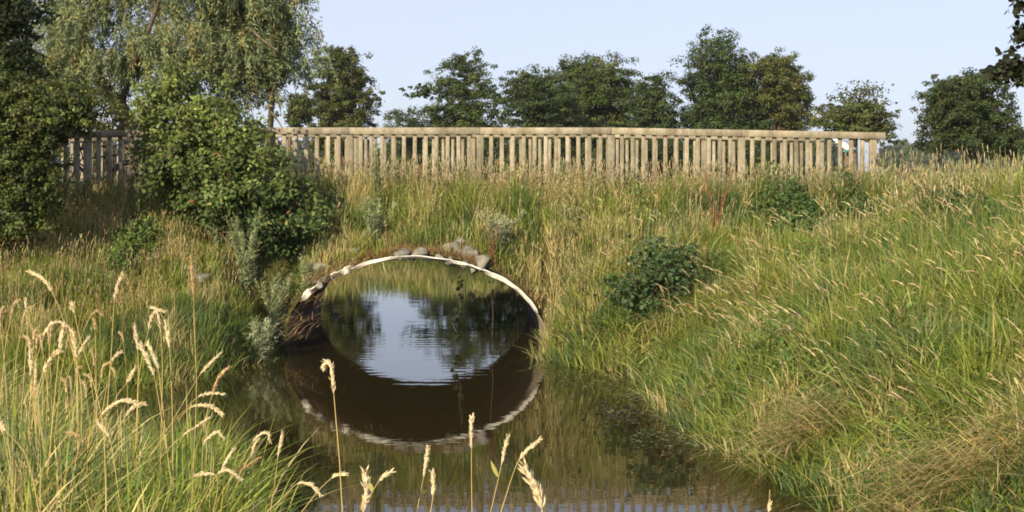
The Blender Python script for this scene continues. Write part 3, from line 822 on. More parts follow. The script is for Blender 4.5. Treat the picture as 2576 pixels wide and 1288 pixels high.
def palette(P, dry, seed=5, s1=1.6, s2=.5):
    """blade colour by patches: dry = 0..1 share of straw"""
    n = len(P); a = vn(P[:, 0], P[:, 1], s1, seed); b_ = vn(P[:, 0], P[:, 1], s2, seed + 1)
    pdry = np.clip(dry + (a - .5) * 1.5 + (b_ - .5) * .5, 0.02, .97)
    r = rng.random(n); g2 = vn(P[:, 0], P[:, 1], 2.1, seed + 7); u = rng.random(n) + (g2 - .5) * 1.3
    green = np.where((u > .62)[:, None], LIME, np.where((u > .22)[:, None], GREEN, BLUE))
    c = np.where((r < pdry)[:, None], np.where((rng.random(n) < .92)[:, None], STRAW, RUST), green)
    return np.clip(c * np.exp(rng.normal(0, .22, (n, 1))) * (1 + rng.normal(0, .05, (n, 3))), .01, .8)


def grass_object(name, label, parts):
    g = Geo()
    for fn in parts: fn(g)
    return tag(g.build(name, M_GRASS), label, "grass", None, "stuff")


def bare(P):  # stony bare patch on the crown of the culvert: less grass
    dx = P[:, 0] - xc(P[:, 1]); return np.exp(-((dx - .25) / 1.0) ** 4) * np.exp(-((P[:, 1] - 20.15) / .33) ** 2)


def embank(g):
    P, df = scatter(172000, -13, 12, 18.6, 22.2)
    keep = rng.random(len(P)) > bare(P) * .93; P, td = tuft(P[keep])
    dry = .13 + .22 * sstep(20.9, 21.9, P[:, 1]) + .16 * np.exp(-((P[:, 1] - 20.3) / .5) ** 2) + .34 * np.exp(-((P[:, 0] - .75) / .8) ** 2) + .25 * sstep(-3.8, -4.6, P[:, 0]) + .2 * np.exp(-((P[:, 0] + 2.6) / .5) ** 2) - .20 * sstep(3, 6, P[:, 0])
    h = rng.uniform(.22, .52, len(P)) * (.45 + 1.05 * vn(P[:, 0], P[:, 1], .9, 9))
    h = h * (1 + .30 * sstep(20.9, 21.7, P[:, 1]))
    h = np.where(np.abs(P[:, 0] - xc(P[:, 1])) < CA, h * (1 - .55 * sstep(20.5, 19.9, P[:, 1])), h)
    blades(g, P, h, td + rng.normal(0, .5, len(P)), np.abs(rng.normal(.34, .24, len(P))), rng.uniform(.006, .013, len(P)), palette(P, dry))
    # dry flowering stalks
    P, df = scatter(9500, -10.5, 10.5, 18.9, 22.2)
    pr = .05 + .35 * np.exp(-((P[:, 0] - .9) / .9) ** 2) + .25 * sstep(-3.8, -4.6, P[:, 0]) + .5 * sstep(.45, .75, vn(P[:, 0], P[:, 1], 1.3, 21)) + .3 * sstep(21.2, 21.9, P[:, 1]); P = P[rng.random(len(P)) < pr * (1 - bare(P))]
    n = len(P); h = rng.uniform(.45, .78, n); c = jit(STRAW, n, .2, .06)
    tip, T = blades(g, P, h, rng.normal(.2, 1.0, n), np.abs(rng.normal(.14, .12, n)), np.full(n, .006), c, 1.5, .1, wprof=(1, .9, .7))
    heads(g, tip - T * .02, T, rng.uniform(.07, .15, n), rng.uniform(.006, .012, n), jit((.46, .41, .24), n, .2))
    # thin dry flowering grass close in front of the railing, and tall weeds at its right end
    P, df = scatter(4000, -10, 8.5, 21.35, 22.14); n = len(P)
    tip, T = blades(g, P, rng.uniform(.45, .78, n), rng.uniform(0, 6.3, n), np.abs(rng.normal(.14, .1, n)), np.full(n, .005), jit((.42, .34, .17), n, .2), 1.5, .1, wprof=(1, .8, .6))
    heads(g, tip - T * .02, T, rng.uniform(.08, .16, n), rng.uniform(.004, .009, n), jit((.50, .44, .28), n, .2))
    P, df = scatter(900, 5.8, 8.7, 18.5, 22.1); n = len(P)
    tip, T = blades(g, P, rng.uniform(.6, 1.05, n), rng.uniform(0, 6.3, n), np.abs(rng.normal(.16, .1, n)), np.full(n, .008), jit((.26, .27, .10), n, .25), 1.5, .1, wprof=(1, .8, .6))
    heads(g, tip - T * .02, T, rng.uniform(.08, .18, n), rng.uniform(.006, .013, n), jit((.48, .43, .26), n, .2))
    # behind the railing and along the path
    P, df = scatter(16000, -10, 10.5, 24.05, 26.5); n = len(P)
    blades(g, P, rng.uniform(.12, .32, n), rng.uniform(0, 6.3, n), np.abs(rng.normal(.3, .2, n)), rng.uniform(.008, .014, n), palette(P, .25))


def rightbank(g):
    P, df = scatter(160000, .3, 12.5, 7.5, 19.6, lambda X, Y, d: (X > .3) & (d > .02))
    P, td = tuft(P, .6, .09)
    n = len(P); h = (rng.uniform(.42, .80, n)) * (.45 + .55 * sstep(0, 1.6, sdist(WF, P[:, 0], P[:, 1]))) * (.5 + .95 * vn(P[:, 0], P[:, 1], 1.3, 31)) * (1 + .4 * sstep(6.0, 7.5, P[:, 0]) * sstep(16, 18, P[:, 1]))
    dry = -.16 + .26 * np.exp(-((P[:, 0] - .5 * P[:, 1] + 4.6) / 1.0) ** 2) * sstep(11, 15, P[:, 1]) + .5 * np.exp(-(((P[:, 0] - 3.9) / .8) ** 2 + ((P[:, 1] - 10.3) / .8) ** 2)) + .4 * np.exp(-(((P[:, 0] - 2.9) / .5) ** 2 + ((P[:, 1] - 12.9) / .5) ** 2))
    blades(g, P, h, td + rng.normal(0, .5, n), np.abs(rng.normal(.5, .28, n)), rng.uniform(.007, .017, n), palette(P, dry, 41), 1.6, .45)
    # broad bent leaves
    P, df = scatter(48000, .3, 11.5, 7.5, 19.8, lambda X, Y, d: d > .1); n = len(P)
    c = np.where((rng.random(n) < .5)[:, None], LIME, np.where((rng.random(n) < .5)[:, None], BLUE * 1.25, GREEN * 1.2)) * np.exp(rng.normal(0, .2, (n, 1)))
    c[rng.random(n) < .10] = STRAW * .9
    blades(g, P, rng.uniform(.4, .85, n) * (.5 + .5 * sstep(0, 1.4, df)), np.where(rng.random(n) < .6, rng.normal(-.3, .7, n), rng.normal(3.0, .9, n)), rng.uniform(.5, 1.15, n), rng.uniform(.015, .028, n), c, 1.9, .5, levels=(0, .35, .65, .85, 1.0), wprof=(.5, .9, 1, .6))
    # lodged straw
    for x_, y_, n, sx, sy in ((2070, 1125, 420, .32, .2), (2450, 1245, 650, .45, .25), (1620, 690, 150, .3, .2), (1830, 800, 250, .4, .35)):
        D_ = hit(x_, y_); P = np.stack([(x_ - CX) / F * D_ + rng.normal(0, sx, n), D_ + rng.normal(0, sy, n), np.zeros(n)], 1); P = P[sdist(WF, P[:, 0], P[:, 1]) > -.1]; n = len(P)
        P[:, 2] = ground(P[:, 0], P[:, 1]) + rng.uniform(0, .25, n)
        blades(g, P, rng.uniform(.35, .7, n), np.pi + rng.normal(.5, .45, n), rng.uniform(.9, 1.5, n), rng.uniform(.006, .011, n), jit((.44, .35, .17), n, .3), 1.2, .62)
    # fringe hanging over the water
    P, df = scatter(16000, .3, 5, 8, 19.6, lambda X, Y, d: (d < .3) & (X > .3), water=-.22); n = len(P); P[:, 2] = np.maximum(P[:, 2], -.04)
    blades(g, P, rng.uniform(.15, .5, n), np.pi + rng.normal(-.2, .8, n), rng.uniform(.2, 1.1, n), rng.uniform(.007, .015, n), palette(P, .02, 141), 1.6, .5)
    P, df = scatter(4600, .8, 11, 9, 20.5, lambda X, Y, d: d > .5)
    P = P[rng.random(len(P)) < .04 + .5 * sstep(.48, .72, vn(P[:, 0], P[:, 1], 1.3, 51))]
    n = len(P); h = rng.uniform(.65, 1.0, n)
    tip, T = blades(g, P, h, np.pi + rng.normal(0, .5, n), np.abs(rng.normal(.42, .16, n)), np.full(n, .007), jit((.34, .31, .14), n, .2), 1.5, .2, wprof=(1, .9, .7))
    heads(g, tip - T * .02, T, rng.uniform(.10, .19, n), rng.uniform(.008, .014, n), jit(HEAD, n, .15, .05), bend=np.stack([np.full(n, -.25), np.zeros(n), -np.abs(rng.normal(.25, .2, n))], 1))


def leftbank(g):
    P, df = scatter(112000, -13, -2.4, 8.6, 21, lambda X, Y, d: (X < -1.5))
    P, td = tuft(P)
    n = len(P); h = rng.uniform(.25, .55, n) * (.45 + .55 * sstep(0, 1.0, sdist(WF, P[:, 0], P[:, 1]))) * (.4 + 1.1 * vn(P[:, 0], P[:, 1], 1.2, 61))
    dry = -.05 + .26 * sstep(2.4, 4.0, sdist(WF, P[:, 0], P[:, 1]))
    blades(g, P, h, td + rng.normal(0, .5, n), np.abs(rng.normal(.4, .25, n)), rng.uniform(.006, .013, n), palette(P, dry, 71), 1.6, .35)
    P, df = scatter(16000, -10, -1.5, 8.6, 19.9, lambda X, Y, d: (d < .3) & ~((np.abs(X - xc(Y)) < CA - .1) & (Y > 19.3)), water=-.2); n = len(P); P[:, 2] = np.maximum(P[:, 2], -.04)
    blades(g, P, rng.uniform(.12, .4, n), rng.normal(0, .9, n), rng.uniform(.2, 1.0, n), rng.uniform(.007, .014, n), palette(P, .05, 151), 1.6, .5)
    P, df = scatter(5000, -10.5, -4.4, 15, 21.8, lambda X, Y, d: d > 1.0)
    P = P[rng.random(len(P)) < .25 + .6 * sstep(.45, .7, vn(P[:, 0], P[:, 1], 1.3, 81))]
    n = len(P); h = rng.uniform(.5, .85, n)
    tip, T = blades(g, P, h, rng.uniform(0, 6.3, n), np.abs(rng.normal(.2, .12, n)), np.full(n, .006), jit((.38, .29, .12), n, .2), 1.5, .2, wprof=(1, .9, .7))
    heads(g, tip - T * .02, T, rng.uniform(.07, .13, n), rng.uniform(.006, .011, n), jit((.42, .32, .18), n, .2))


def foreground(g):
    P, df = scatter(98000, -5.6, .6, 3.2, 10.2, lambda X, Y, d: (X < .02 - .225 * Y + .15 * np.sin(Y * 5)) & (d > .1))
    P, td = tuft(P, .5, .06)
    df = sdist(WF, P[:, 0], P[:, 1]); n = len(P)
    h = rng.uniform(.36, .76, n) * (.55 + .45 * sstep(0, 1.6, df)) * (.8 + .4 * vn(P[:, 0], P[:, 1], .8, 91))
    blades(g, P, h, td + rng.normal(0, .6, n), np.abs(rng.normal(.5, .3, n)), rng.uniform(.006, .014, n), palette(P, .10 + .3 * sstep(-.28, -.36, P[:, 0] / P[:, 1]), 101, 1.0, .4) * 1.1, 1.7, .4, levels=(0, .3, .58, .82, 1.0), wprof=(.7, 1, .85, .5))
    n = 420; P = P[rng.choice(len(P), n, replace=False)]
    blades(g, P, rng.uniform(.6, .85, n), rng.normal(.2, 1.2, n), np.abs(rng.normal(.5, .3, n)), rng.uniform(.012, .018, n), jit((.14, .19, .05), n, .2), 1.8, .5, levels=(0, .3, .58, .82, 1.0), wprof=(.6, 1, .9, .55))


def farbank(g):
    P, df = scatter(20000, -16, 14, 40, 50); n = len(P)
    blades(g, P, rng.uniform(.35, .8, n), rng.uniform(0, 6.3, n), np.abs(rng.normal(.3, .2, n)), rng.uniform(.014, .03, n), palette(P, .4, 111, 3, 1))
    P, df = scatter(12000, -16, 12, 26, 42); n = len(P)
    blades(g, P, rng.uniform(.25, .6, n), rng.uniform(0, 6.3, n), np.abs(rng.normal(.3, .2, n)), rng.uniform(.012, .025, n), palette(P, .35, 111, 3, 1))


grass_object("grass", "mixed dry and green grass on the bank below the railing", [embank]).name = "embankment_grass"
grass_object("grass", "tall green grass leaning over the right bank with pale seed heads", [rightbank]).name = "right_bank_grass"
grass_object("grass", "mixed grass and straw on the bank left of the culvert", [leftbank]).name = "left_bank_grass"
grass_object("grass", "dense green grass in the lower left foreground", [foreground]).name = "foreground_grass"
grass_object("grass", "dry grass along the pool behind the culvert", [farbank]).name = "far_bank_grass"

# nettles and other broad-leaved ground cover
g = Geo()
for (x, y, D, sx, sy, n, cc) in ((1990, 500, 20.6, 150, 60, 3600, (.046, .076, .020)), (2380, 450, 19.5, 170, 50, 4200, (.048, .076, .022)), (2490, 500, 18.5, 110, 50, 2400, (.05, .08, .022)), (1600, 510, 20.6, 60, 50, 500, (.075, .11, .028)), (2150, 480, 20.8, 90, 40, 2000, (.046, .074, .02)),
                                 (330, 660, 18.6, 130, 60, 2200, (.065, .10, .025)), (230, 520, 20.3, 110, 50, 800, (.075, .10, .026)), (850, 520, 20.9, 50, 50, 500, (.06, .09, .03)), (1420, 580, 20.4, 90, 40, 500, (.09, .11, .045)), (2480, 520, 17.5, 120, 70, 900, (.07, .11, .03)), (2050, 720, 17, 160, 60, 900, (.08, .115, .03)), (2300, 900, 14, 200, 60, 900, (.085, .12, .035)), (1950, 930, 15, 120, 60, 700, (.085, .12, .03))):
    D = hit(x, y + 15) or D; X0 = at(x, y, D)[0]
    n = int(n * 1.7); X = X0 + rng.normal(0, sx / F * D * .65, n); Y = D + rng.normal(0, .6, n); ok = sdist(WF, X, Y) > .2; X, Y = X[ok], np.minimum(Y[ok], 22.1); n = len(X)
    Z = ground(X, Y) + rng.uniform(.10, .55 if y > 505 else .80, n) * np.exp(-((X - X0) / (sx / F * D * .7)) ** 2)
    leaves(g, np.stack([X, Y, Z], 1), rng.normal(0, .5, (n, 3)) + np.array([-.3, -.5, .7]), rng.uniform(.045, .095, n), jit(np.array(cc) * 1.3, n, .25), RH, RHF, width=.85)
tag(g.build("nettles", M_LEAF), "patches of broad-leaved nettles and weeds between the grasses", "weeds", None, "stuff")

# dead straw on the crown of the culvert and the dry twigs at its left edge
g = Geo()
n = 2600; X = rng.normal(xc(Y1) + .1, 1.0, n); Y = Y1 + np.abs(rng.normal(.05, .28, n)); ok = np.abs(X - xc(Y1)) < 1.9; P = np.stack([X, Y, ground(X, Y) + .01], 1)[ok]; n = len(P)
blades(g, P, rng.uniform(.10, .26, n), rng.uniform(0, 6.3, n), rng.uniform(.5, 1.3, n), rng.uniform(.005, .010, n), jit((.27, .18, .085), n, .35), 1.2, .55)
for (x, y, D, n) in ((800, 705, 19.75, 200), (760, 755, 19.7, 90), (735, 810, 19.6, 80), (722, 850, 19.5, 60), (880, 680, 19.8, 90)):
    P = np.array([at(x, y, D)]) + rng.normal(0, 1, (n, 3)) * np.array([.22, .08, .05])
    blades(g, P, rng.uniform(.1, .4, n), rng.normal(-.3, .9, n), rng.uniform(.9, 1.8, n), rng.uniform(.004, .008, n), jit((.36, .25, .14), n, .3), 1.2, .5)
tag(g.build("dead_straw", M_STRAW), "brown dead straw and twigs lying over the culvert edge", "straw", None, "stuff")

# floating weed on the pond
g = Geo()
n = 5200; X = rng.uniform(.3, 2.2, n); Y = rng.uniform(12.6, 18.6, n); m_ = vn(X, Y, 1.2, 121) * sstep(1.3, .1, -sdist(WF, X, Y)); ok = (sdist(WF, X, Y) < 0) & (rng.random(n) < m_ ** 1.5 * 1.4)
P = np.stack([X, Y, np.full(len(X), WZ + .006)], 1)[ok]; n = len(P)
leaves(g, P, np.array([0, 0, 1.]) + rng.normal(0, .06, (n, 3)), rng.uniform(.02, .055, n), jit((.11, .12, .055), n, .3), ROUND, ROUNDF, fold=0)
n = 170; X = rng.normal(1.25, .22, n); Y = rng.normal(14.6, .3, n); P = np.stack([X, Y, WZ + rng.uniform(.003, .04, n)], 1)
leaves(g, P, np.array([0, 0, 1.]) + rng.normal(0, .5, (n, 3)), rng.uniform(.03, .08, n), jit((.045, .042, .03), n, .4), RH, RHF, fold=0, width=.6)
tag(g.build("pond_weed", M_LEAF), "thin floating weed along the right edge of the pond", "pond weed", None, "stuff")

# ------------------------------------------------------------------ stones
def stone(x, y, w, h, D, label, flat=.8, seed=0, cul_z=None):
    r = np.random.default_rng(seed + 300); bm = bmesh.new()
    for p in unit(r.normal(size=(12, 3))) * r.uniform(.85, 1.15, (12, 1)): bm.verts.new(p)
    hull = bmesh.ops.convex_hull(bm, input=bm.verts[:])
    bmesh.ops.delete(bm, geom=[v for v in bm.verts if not v.link_faces], context='VERTS')
    bmesh.ops.bevel(bm, geom=bm.edges[:], offset=.05, segments=1, affect='EDGES')
    bmesh.ops.triangulate(bm, faces=bm.faces[:]); bm.verts.index_update()
    V = np.array([v.co[:] for v in bm.verts]); Fc = np.array([[v.index for v in f.verts] for f in bm.faces]); bm.free()
    V = V * np.array([w, (w + h) / 2, h]) / 2 / F * 20 * 1.34
    D = hit(x, y + h * .3) or D
    c = at(x, y + h * .12, D); gz = float(ground(np.array([c[0]]), np.array([c[1]]))[0])
    g = Geo(); g.add(V + c, [Fc]); o = g.build("stone", M_STONE)
    o.data.transform(__import__("mathutils").Matrix.Translation(Vector(-c))); o.location = c
    return tag(o, label, "stone", "stones around the culvert mouth")


for k, (x, y, w, h, D, lab) in enumerate((
    (1010, 634, 40, 30, 20.0, "pale angular stone on the culvert crown, left one of the front pair"),
    (1056, 631, 42, 33, 20.08, "rounded grey stone beside the pale angular one on the culvert crown"),
    (1131, 632, 48, 48, 20.05, "largest grey stone above the twist in the white lip"),
    (1155, 606, 40, 22, 20.3, "pale pointed stone lying highest above the white lip"),
    (1178, 637, 38, 38, 20.1, "blue-grey stone right of the largest stone"),
    (1213, 657, 36, 36, 20.0, "roundish grey stone at the right end of the stone group"),
    (1172, 662, 26, 22, 19.98, "small stone close to the lip, left of the roundish stone"),
    (1188, 672, 24, 24, 19.95, "small brownish stone touching the lip below the roundish stone"),
    (1132, 655, 24, 20, 19.96, "small brown stone under the largest stone"),
    (1105, 645, 22, 18, 19.98, "small grey stone wedged left of the largest stone"),
    (1198, 640, 28, 24, 20.12, "brownish angular stone behind the roundish one"),
    (1160, 645, 24, 20, 20.02, "small dark stone between the largest and the blue-grey one"),
    (1035, 648, 20, 14, 19.97, "little stone between the pale angular and the rounded grey one"),
    (888, 632, 30, 22, 20.1, "half-buried dark stone in dry grass left of the lip's crown"),
    (892, 650, 18, 12, 20.0, "small pale stone under the half-buried dark stone"),
    (812, 668, 44, 22, 19.9, "flat grey stone at the left shoulder of the culvert"),
    (805, 700, 46, 20, 19.75, "long flat stone with twigs on it at the left shoulder"),
    (772, 742, 22, 20, 19.7, "dark stone at the left foot of the arch"),
    (505, 700, 46, 36, 18.4, "grey rubble stone among weeds on the left bank"),
    (480, 680, 34, 26, 18.5, "small rubble stone uppermost on the left bank"),
    (520, 738, 40, 34, 18.2, "lower rubble stone on the left bank, below the grey one"),
    (606, 730, 26, 20, 18.4, "white lump of rubble between the mugworts on the left bank"),
    )):
    stone(x, y, w, h, D, lab, seed=k)


# ------------------------------------------------------------------ mugwort and other single plants
def plant(name, label, cat, x, y, D, hgt, spread, nst, leaf, lcol, scol=M_STEM, per=60, width=.27, up=1.35, group=None, tip_only=0.0, tmpl=RH, faces=RHF, lname="leaves"):
    D = min(hit(x, y) or D, 21.75); X = (x - CX) / F * D; z = float(ground(np.array([X]), np.array([D]))[0])
    o = root(name, (X, D, z), label, cat, group)
    sg, lg = Geo(), Geo()
    for k in range(nst):
        a = rng.uniform(0, 6.28); r = spread * rng.uniform(.1, 1); h = hgt * rng.uniform(.6, 1.0)
        s0 = np.array([X, D, z - .04]) + np.array([math.cos(a), math.sin(a), 0]) * .04
        e = s0 + np.array([math.cos(a) * r, math.sin(a) * r * .7, h])
        p = spline([s0, (s0 + e) / 2 + np.array([math.cos(a), math.sin(a), 0]) * -.15 * r, e], 7); tube(sg, p, np.linspace(.008, .003, len(p)), 4, cap=False)
        m = int(per * h / hgt); t = (tip_only + (1 - tip_only) * rng.uniform(0, 1, m) ** .8) * (len(p) - 1.01); i0 = t.astype(int); C = p[i0] + (p[i0 + 1] - p[i0]) * (t - i0)[:, None]
        az = rng.uniform(0, 6.28, m); ax = np.stack([np.cos(az), np.sin(az), np.full(m, up)], 1)
        frac = t / (len(p) - 1)
        leaves(lg, C, rng.normal(0, .6, (m, 3)) + np.array([0, -.3, .5]), leaf * rng.uniform(.7, 1.3, m) * (1.3 - .7 * frac), jit(lcol, m, .2, .04), tmpl, faces, axis_=ax, width=width)
    sg.build("stem", scol, o); lg.build(lname, M_LEAF, o)
    return o


SIL = (.29, .335, .205)
MG = "silvery mugwort plants on the banks"
plant("mugwort", "tall thin mugwort rising in front of the railing above the culvert", "plant", 955, 560, 20.9, 1.50, .18, 8, .085, (.15, .19, .085), per=170, group=MG)
plant("mugwort", "leafy silvery mugwort half way up the bank at the foot of the tall thin one", "plant", 940, 610, 20.35, .75, .32, 12, .10, SIL, per=90, group=MG)
plant("mugwort", "silvery mugwort with nodding tips in front of the oak bush's dark underside", "plant", 620, 720, 19.4, 1.2, .5, 34, .095, SIL, per=130, group=MG)
plant("mugwort", "upright silvery mugwort against the oak bush, highest on the left bank", "plant", 545, 620, 19.9, 1.1, .3, 20, .095, SIL, per=120, group=MG)
plant("mugwort", "faint mugwort inside the lower right of the oak bush, top at the railing foot", "plant", 592, 600, 19.85, 1.3, .25, 13, .08, (.23, .27, .15), per=120, group=MG)
plant("mugwort", "bushy silvery mugwort leaning over the dark left edge of the culvert mouth", "plant", 700, 855, 19.3, .95, .42, 34, .09, SIL, per=100, group=MG)
plant("mugwort", "pale low mugwort at the water's edge left of the culvert mouth", "plant", 655, 905, 19.0, .66, .30, 28, .095, (.36, .40, .28), per=80, group=MG)
plant("mugwort", "pale mugwort tuft just above the left shoulder of the culvert", "plant", 775, 720, 19.75, .48, .24, 14, .08, SIL, per=60, group=MG)
plant("mugwort", "silvery leafed mugwort with a dark red dead stem on the bank right of the stones", "plant", 1255, 625, 20.5, .62, .45, 16, .10, (.33, .36, .24), per=80, group=MG)
plant("dock_plant", "dead rust-red dock stalks standing right of the stones", "plant", 1240, 660, 20.15, .68, .12, 5, .03, (.10, .045, .03), per=130, width=.7, scol=M_RUSTY)
plant("dock_plant", "dead rust-red dock stalks in front of the railing near its right third", "plant", 1745, 470, 21.3, .75, .3, 6, .035, (.20, .09, .045), per=120, width=.7, scol=M_RUSTY)
plant("dock_plant", "tall rust-brown dead stalks on the bank between the round-leaved bush and the railing", "plant", 1800, 600, 20.6, 1.25, .35, 9, .035, (.24, .12, .055), per=90, width=.7, scol=M_RUSTY, tip_only=.4)
plant("yellow_plant", "small weed with bright yellow leaves on the bank right of the culvert", "plant", 1540, 600, 20.5, .33, .12, 3, .07, (.50, .36, .05), per=7, width=.8, tip_only=.6, tmpl=ROUND, faces=ROUNDF)
plant("yellow_plant", "weed with a few yellow leaves close under the railing's fifth post", "plant", 1590, 500, 20.9, .4, .2, 4, .07, (.42, .31, .06), per=6, width=.8, tip_only=.4, tmpl=ROUND, faces=ROUNDF)
plant("yellow_plant", "yellowish leafy weed just above the stones on the culvert crown", "plant", 1080, 600, 20.5, .42, .15, 4, .06, (.24, .25, .06), per=16, width=.8, tmpl=ROUND, faces=ROUNDF)
plant("dead_stalks", "dead brown stems behind the left front stone on the crown", "plant", 985, 635, 20.2, .35, .2, 9, .04, (.16, .08, .045), per=20, scol=M_RUSTY)
plant("rose_shrub", "leafy weed standing highest among the tall grass above the right bank", "shrub", 2370, 470, 19.2, 1.0, .55, 24, .07, (.10, .13, .045), per=80, width=.8, tmpl=ROUND, faces=ROUNDF)


def vine(label, pts, D, nleaf, size):
    P = [at(x, y, D) for x, y in pts]; p = spline(P, 8)
    o = root("hanging_vine", P[0], label, "vine"); sg = Geo(); tube(sg, p, .005, 4); sg.build("stem", M_BARK, o)
    if nleaf:
        t = rng.uniform(.1, 1, nleaf) * (len(p) - 1.01); i0 = t.astype(int); lg = Geo()
        leaves(lg, p[i0] + rng.normal(0, .015, (nleaf, 3)), rng.normal(0, .5, (nleaf, 3)) + np.array([0, -.8, .4]), size * rng.uniform(.7, 1.2, nleaf), jit((.012, .018, .008), nleaf, .2), ROUND, ROUNDF, axis_=rng.normal(0, 1, (nleaf, 3)) + np.array([0, 0, -.4]))
        lg.build("leaves", M_STRAW, o)


vine("dark leafy vine hanging from the white lip into the culvert mouth", [(1158, 668), (1162, 705), (1155, 745), (1158, 780), (1140, 812), (1150, 840), (1158, 862)], 20.0, 26, .085)
vine("thin bare vine hanging right of the leafy one in the mouth", [(1234, 700), (1236, 740), (1240, 790), (1238, 850)], 20.0, 3, .05)

# ------------------------------------------------------------------ bicycle between the railings
BD = 22.75; bs = F / BD
Xr = (173 - CX) / F * BD; zg = 2.23
bike = root("bicycle", (Xr + .53, BD, zg), "black bicycle leaning behind the railing at the left", "bicycle")
def bp(u, v, s=0.0): return np.array([Xr + u, BD + s, zg + v])
Rw = .345; WBs = 1.06
for u in (0, WBs):
    w = root("wheel", bp(u, Rw), None, None); w.parent = bike; w.location = Vector(bp(u, Rw)) - bike.location
    c0 = np.array([0, 0, 0.]); th = np.linspace(0, 2 * np.pi, 33)
    for nm, rr, tr, mt in (("tyre", Rw - .02, .02, M_RUBBER), ("rim", Rw - .045, .011, M_METAL)):
        gg = Geo(); tube(gg, np.stack([rr * np.cos(th), 0 * th, rr * np.sin(th)], 1), tr, 8, cap=False)
        if nm == "rim":
            for k in range(28):
                a = k * 2 * np.pi / 28; tube(gg, [(0, .03 * (-1) ** k, 0), ((rr) * math.cos(a), 0, rr * math.sin(a))], .0015, 3)
            tube(gg, [(0, -.05, 0), (0, .05, 0)], .022, 8)
        oo = gg.build(nm, mt, None, True); oo.parent = w
    gg = Geo(); t2 = np.linspace(.15, np.pi * (.95 if u == 0 else .8), 24)
    tube(gg, np.stack([bp(u, Rw)[0] + (Rw + .03) * np.cos(t2), np.full(24, BD), zg + Rw + (Rw + .03) * np.sin(t2)], 1), .018, 6); gg.build("mudguard", M_METAL if u == 0 else M_BLACK, bike, True)
gg = Geo()
bb, st, hd1, hd2 = bp(.44, .28), bp(.24, .78), bp(.86, .84), bp(.90, .66)
for a, b_, r in ((bb, st, .016), (bb, hd2, .019), (st * .93 + bb * .07, hd1 * .9 + hd2 * .1, .016), (hd1 + (hd1 - hd2) * .15, hd2, .02), (bp(0, Rw, .05), bb, .01), (bp(0, Rw, -.05), bb, .01), (bp(0, Rw, .05), st, .009), (bp(0, Rw, -.05), st, .009)): tube(gg, [a, b_], r, 8)
gg.build("frame", M_BLACK, bike, True)
gg = Geo(); tube(gg, spline([hd2, bp(.97, .52, .05), bp(WBs, Rw, .05)], 6), .012, 6); tube(gg, spline([hd2, bp(.97, .52, -.05), bp(WBs, Rw, -.05)], 6), .012, 6); gg.build("fork", M_BLACK, bike, True)
gg = Geo(); tube(gg, [st, bp(.205, .90)], .012, 8); gg.build("seat_post", M_METAL, bike, True)
gg = Geo()
for s_ in (-1, 1): tube(gg, spline([bp(.33, .925), bp(.22, .93, .03 * s_), bp(.10, .945, .07 * s_)], 6), np.linspace(.022, .04, 13), 8)
gg.build("saddle", M_BLACK, bike, True)
gg = Geo(); tube(gg, [hd1, bp(.83, .97)], .012, 8); tube(gg, spline([bp(.70, .97, -.29), bp(.80, 1.0, -.2), bp(.86, 1.0, 0), bp(.80, 1.0, .2), bp(.70, .97, .29)], 7), .012, 8); hb = gg.build("handlebar", M_METAL, bike, True)
for s_ in (-1, 1):
    gg = Geo(); tube(gg, [bp(.76, .99, .24 * s_), bp(.67, .96, .31 * s_)], .019, 8); q2 = gg.build("grip", M_RUSTY, bike, True)
    q2.parent = hb
gg = Geo(); tube(gg, [bb + (0, -.07, 0), bb + (0, .07, 0)], .02, 8); tube(gg, [bb + (0, -.07, 0), bp(.52, .13, -.07)], .01, 6); tube(gg, [bb + (0, .07, 0), bp(.36, .43, .07)], .01, 6); tube(gg, spline([bb + np.array([.09 * math.cos(k), -.05, .09 * math.sin(k)]) for k in np.linspace(0, 6.283, 13)], 3), .006, 5); gg.build("crank", M_METAL, bike, True)

# ------------------------------------------------------------------ slanted white board at the path's right end
ID = 26.0; c0 = at(2127, 377, ID)
brd = root("information_board", (c0[0] + .1, ID + .1, float(ground(np.array([c0[0] + .1]), np.array([ID + .1]))[0])), "small slanted white board with a teal lower edge behind the railing's right end", "sign")
u_ = np.array([.24, .12, 0]); v_ = np.array([-.17, .34, .205]); nn = unit(np.cross(u_, v_)) * .025
def slab(p0, u, v, n_, name, mat):
    V = [p0, p0 + u, p0 + u + v, p0 + v]; V += [p + n_ for p in V]
    gg = Geo(); gg.add(V, [np.array([[3, 2, 1, 0], [4, 5, 6, 7], [0, 1, 5, 4], [1, 2, 6, 5], [2, 3, 7, 6], [3, 0, 4, 7]])]); return gg.build(name, mat, brd)
slab(c0, u_, v_, nn, "panel", M_WHITE)
slab(c0 - np.array([0, .003, .055]), u_, np.array([0, .003, .052]), np.array([-.01, .02, 0]) * 1.2, "edge_strip", M_TEAL)
gg = Geo(); pc = c0 + u_ * .5 + v_ * .3; box(gg, (pc[0] - .04, pc[1] - .04, brd.location.z - .1), (pc[0] + .04, pc[1] + .04, pc[2] - .03), .005); gg.build("post", M_WOOD, brd)

# ------------------------------------------------------------------ individual dry grass stalks in the foreground
def z6(x, y): return (x / 1.8824, 603.7 + y / 1.8824)
def z7(x, y): return ((900 + x / 1.7173) / 1.4907, (1200 + y / 1.7173) / 1.4907)


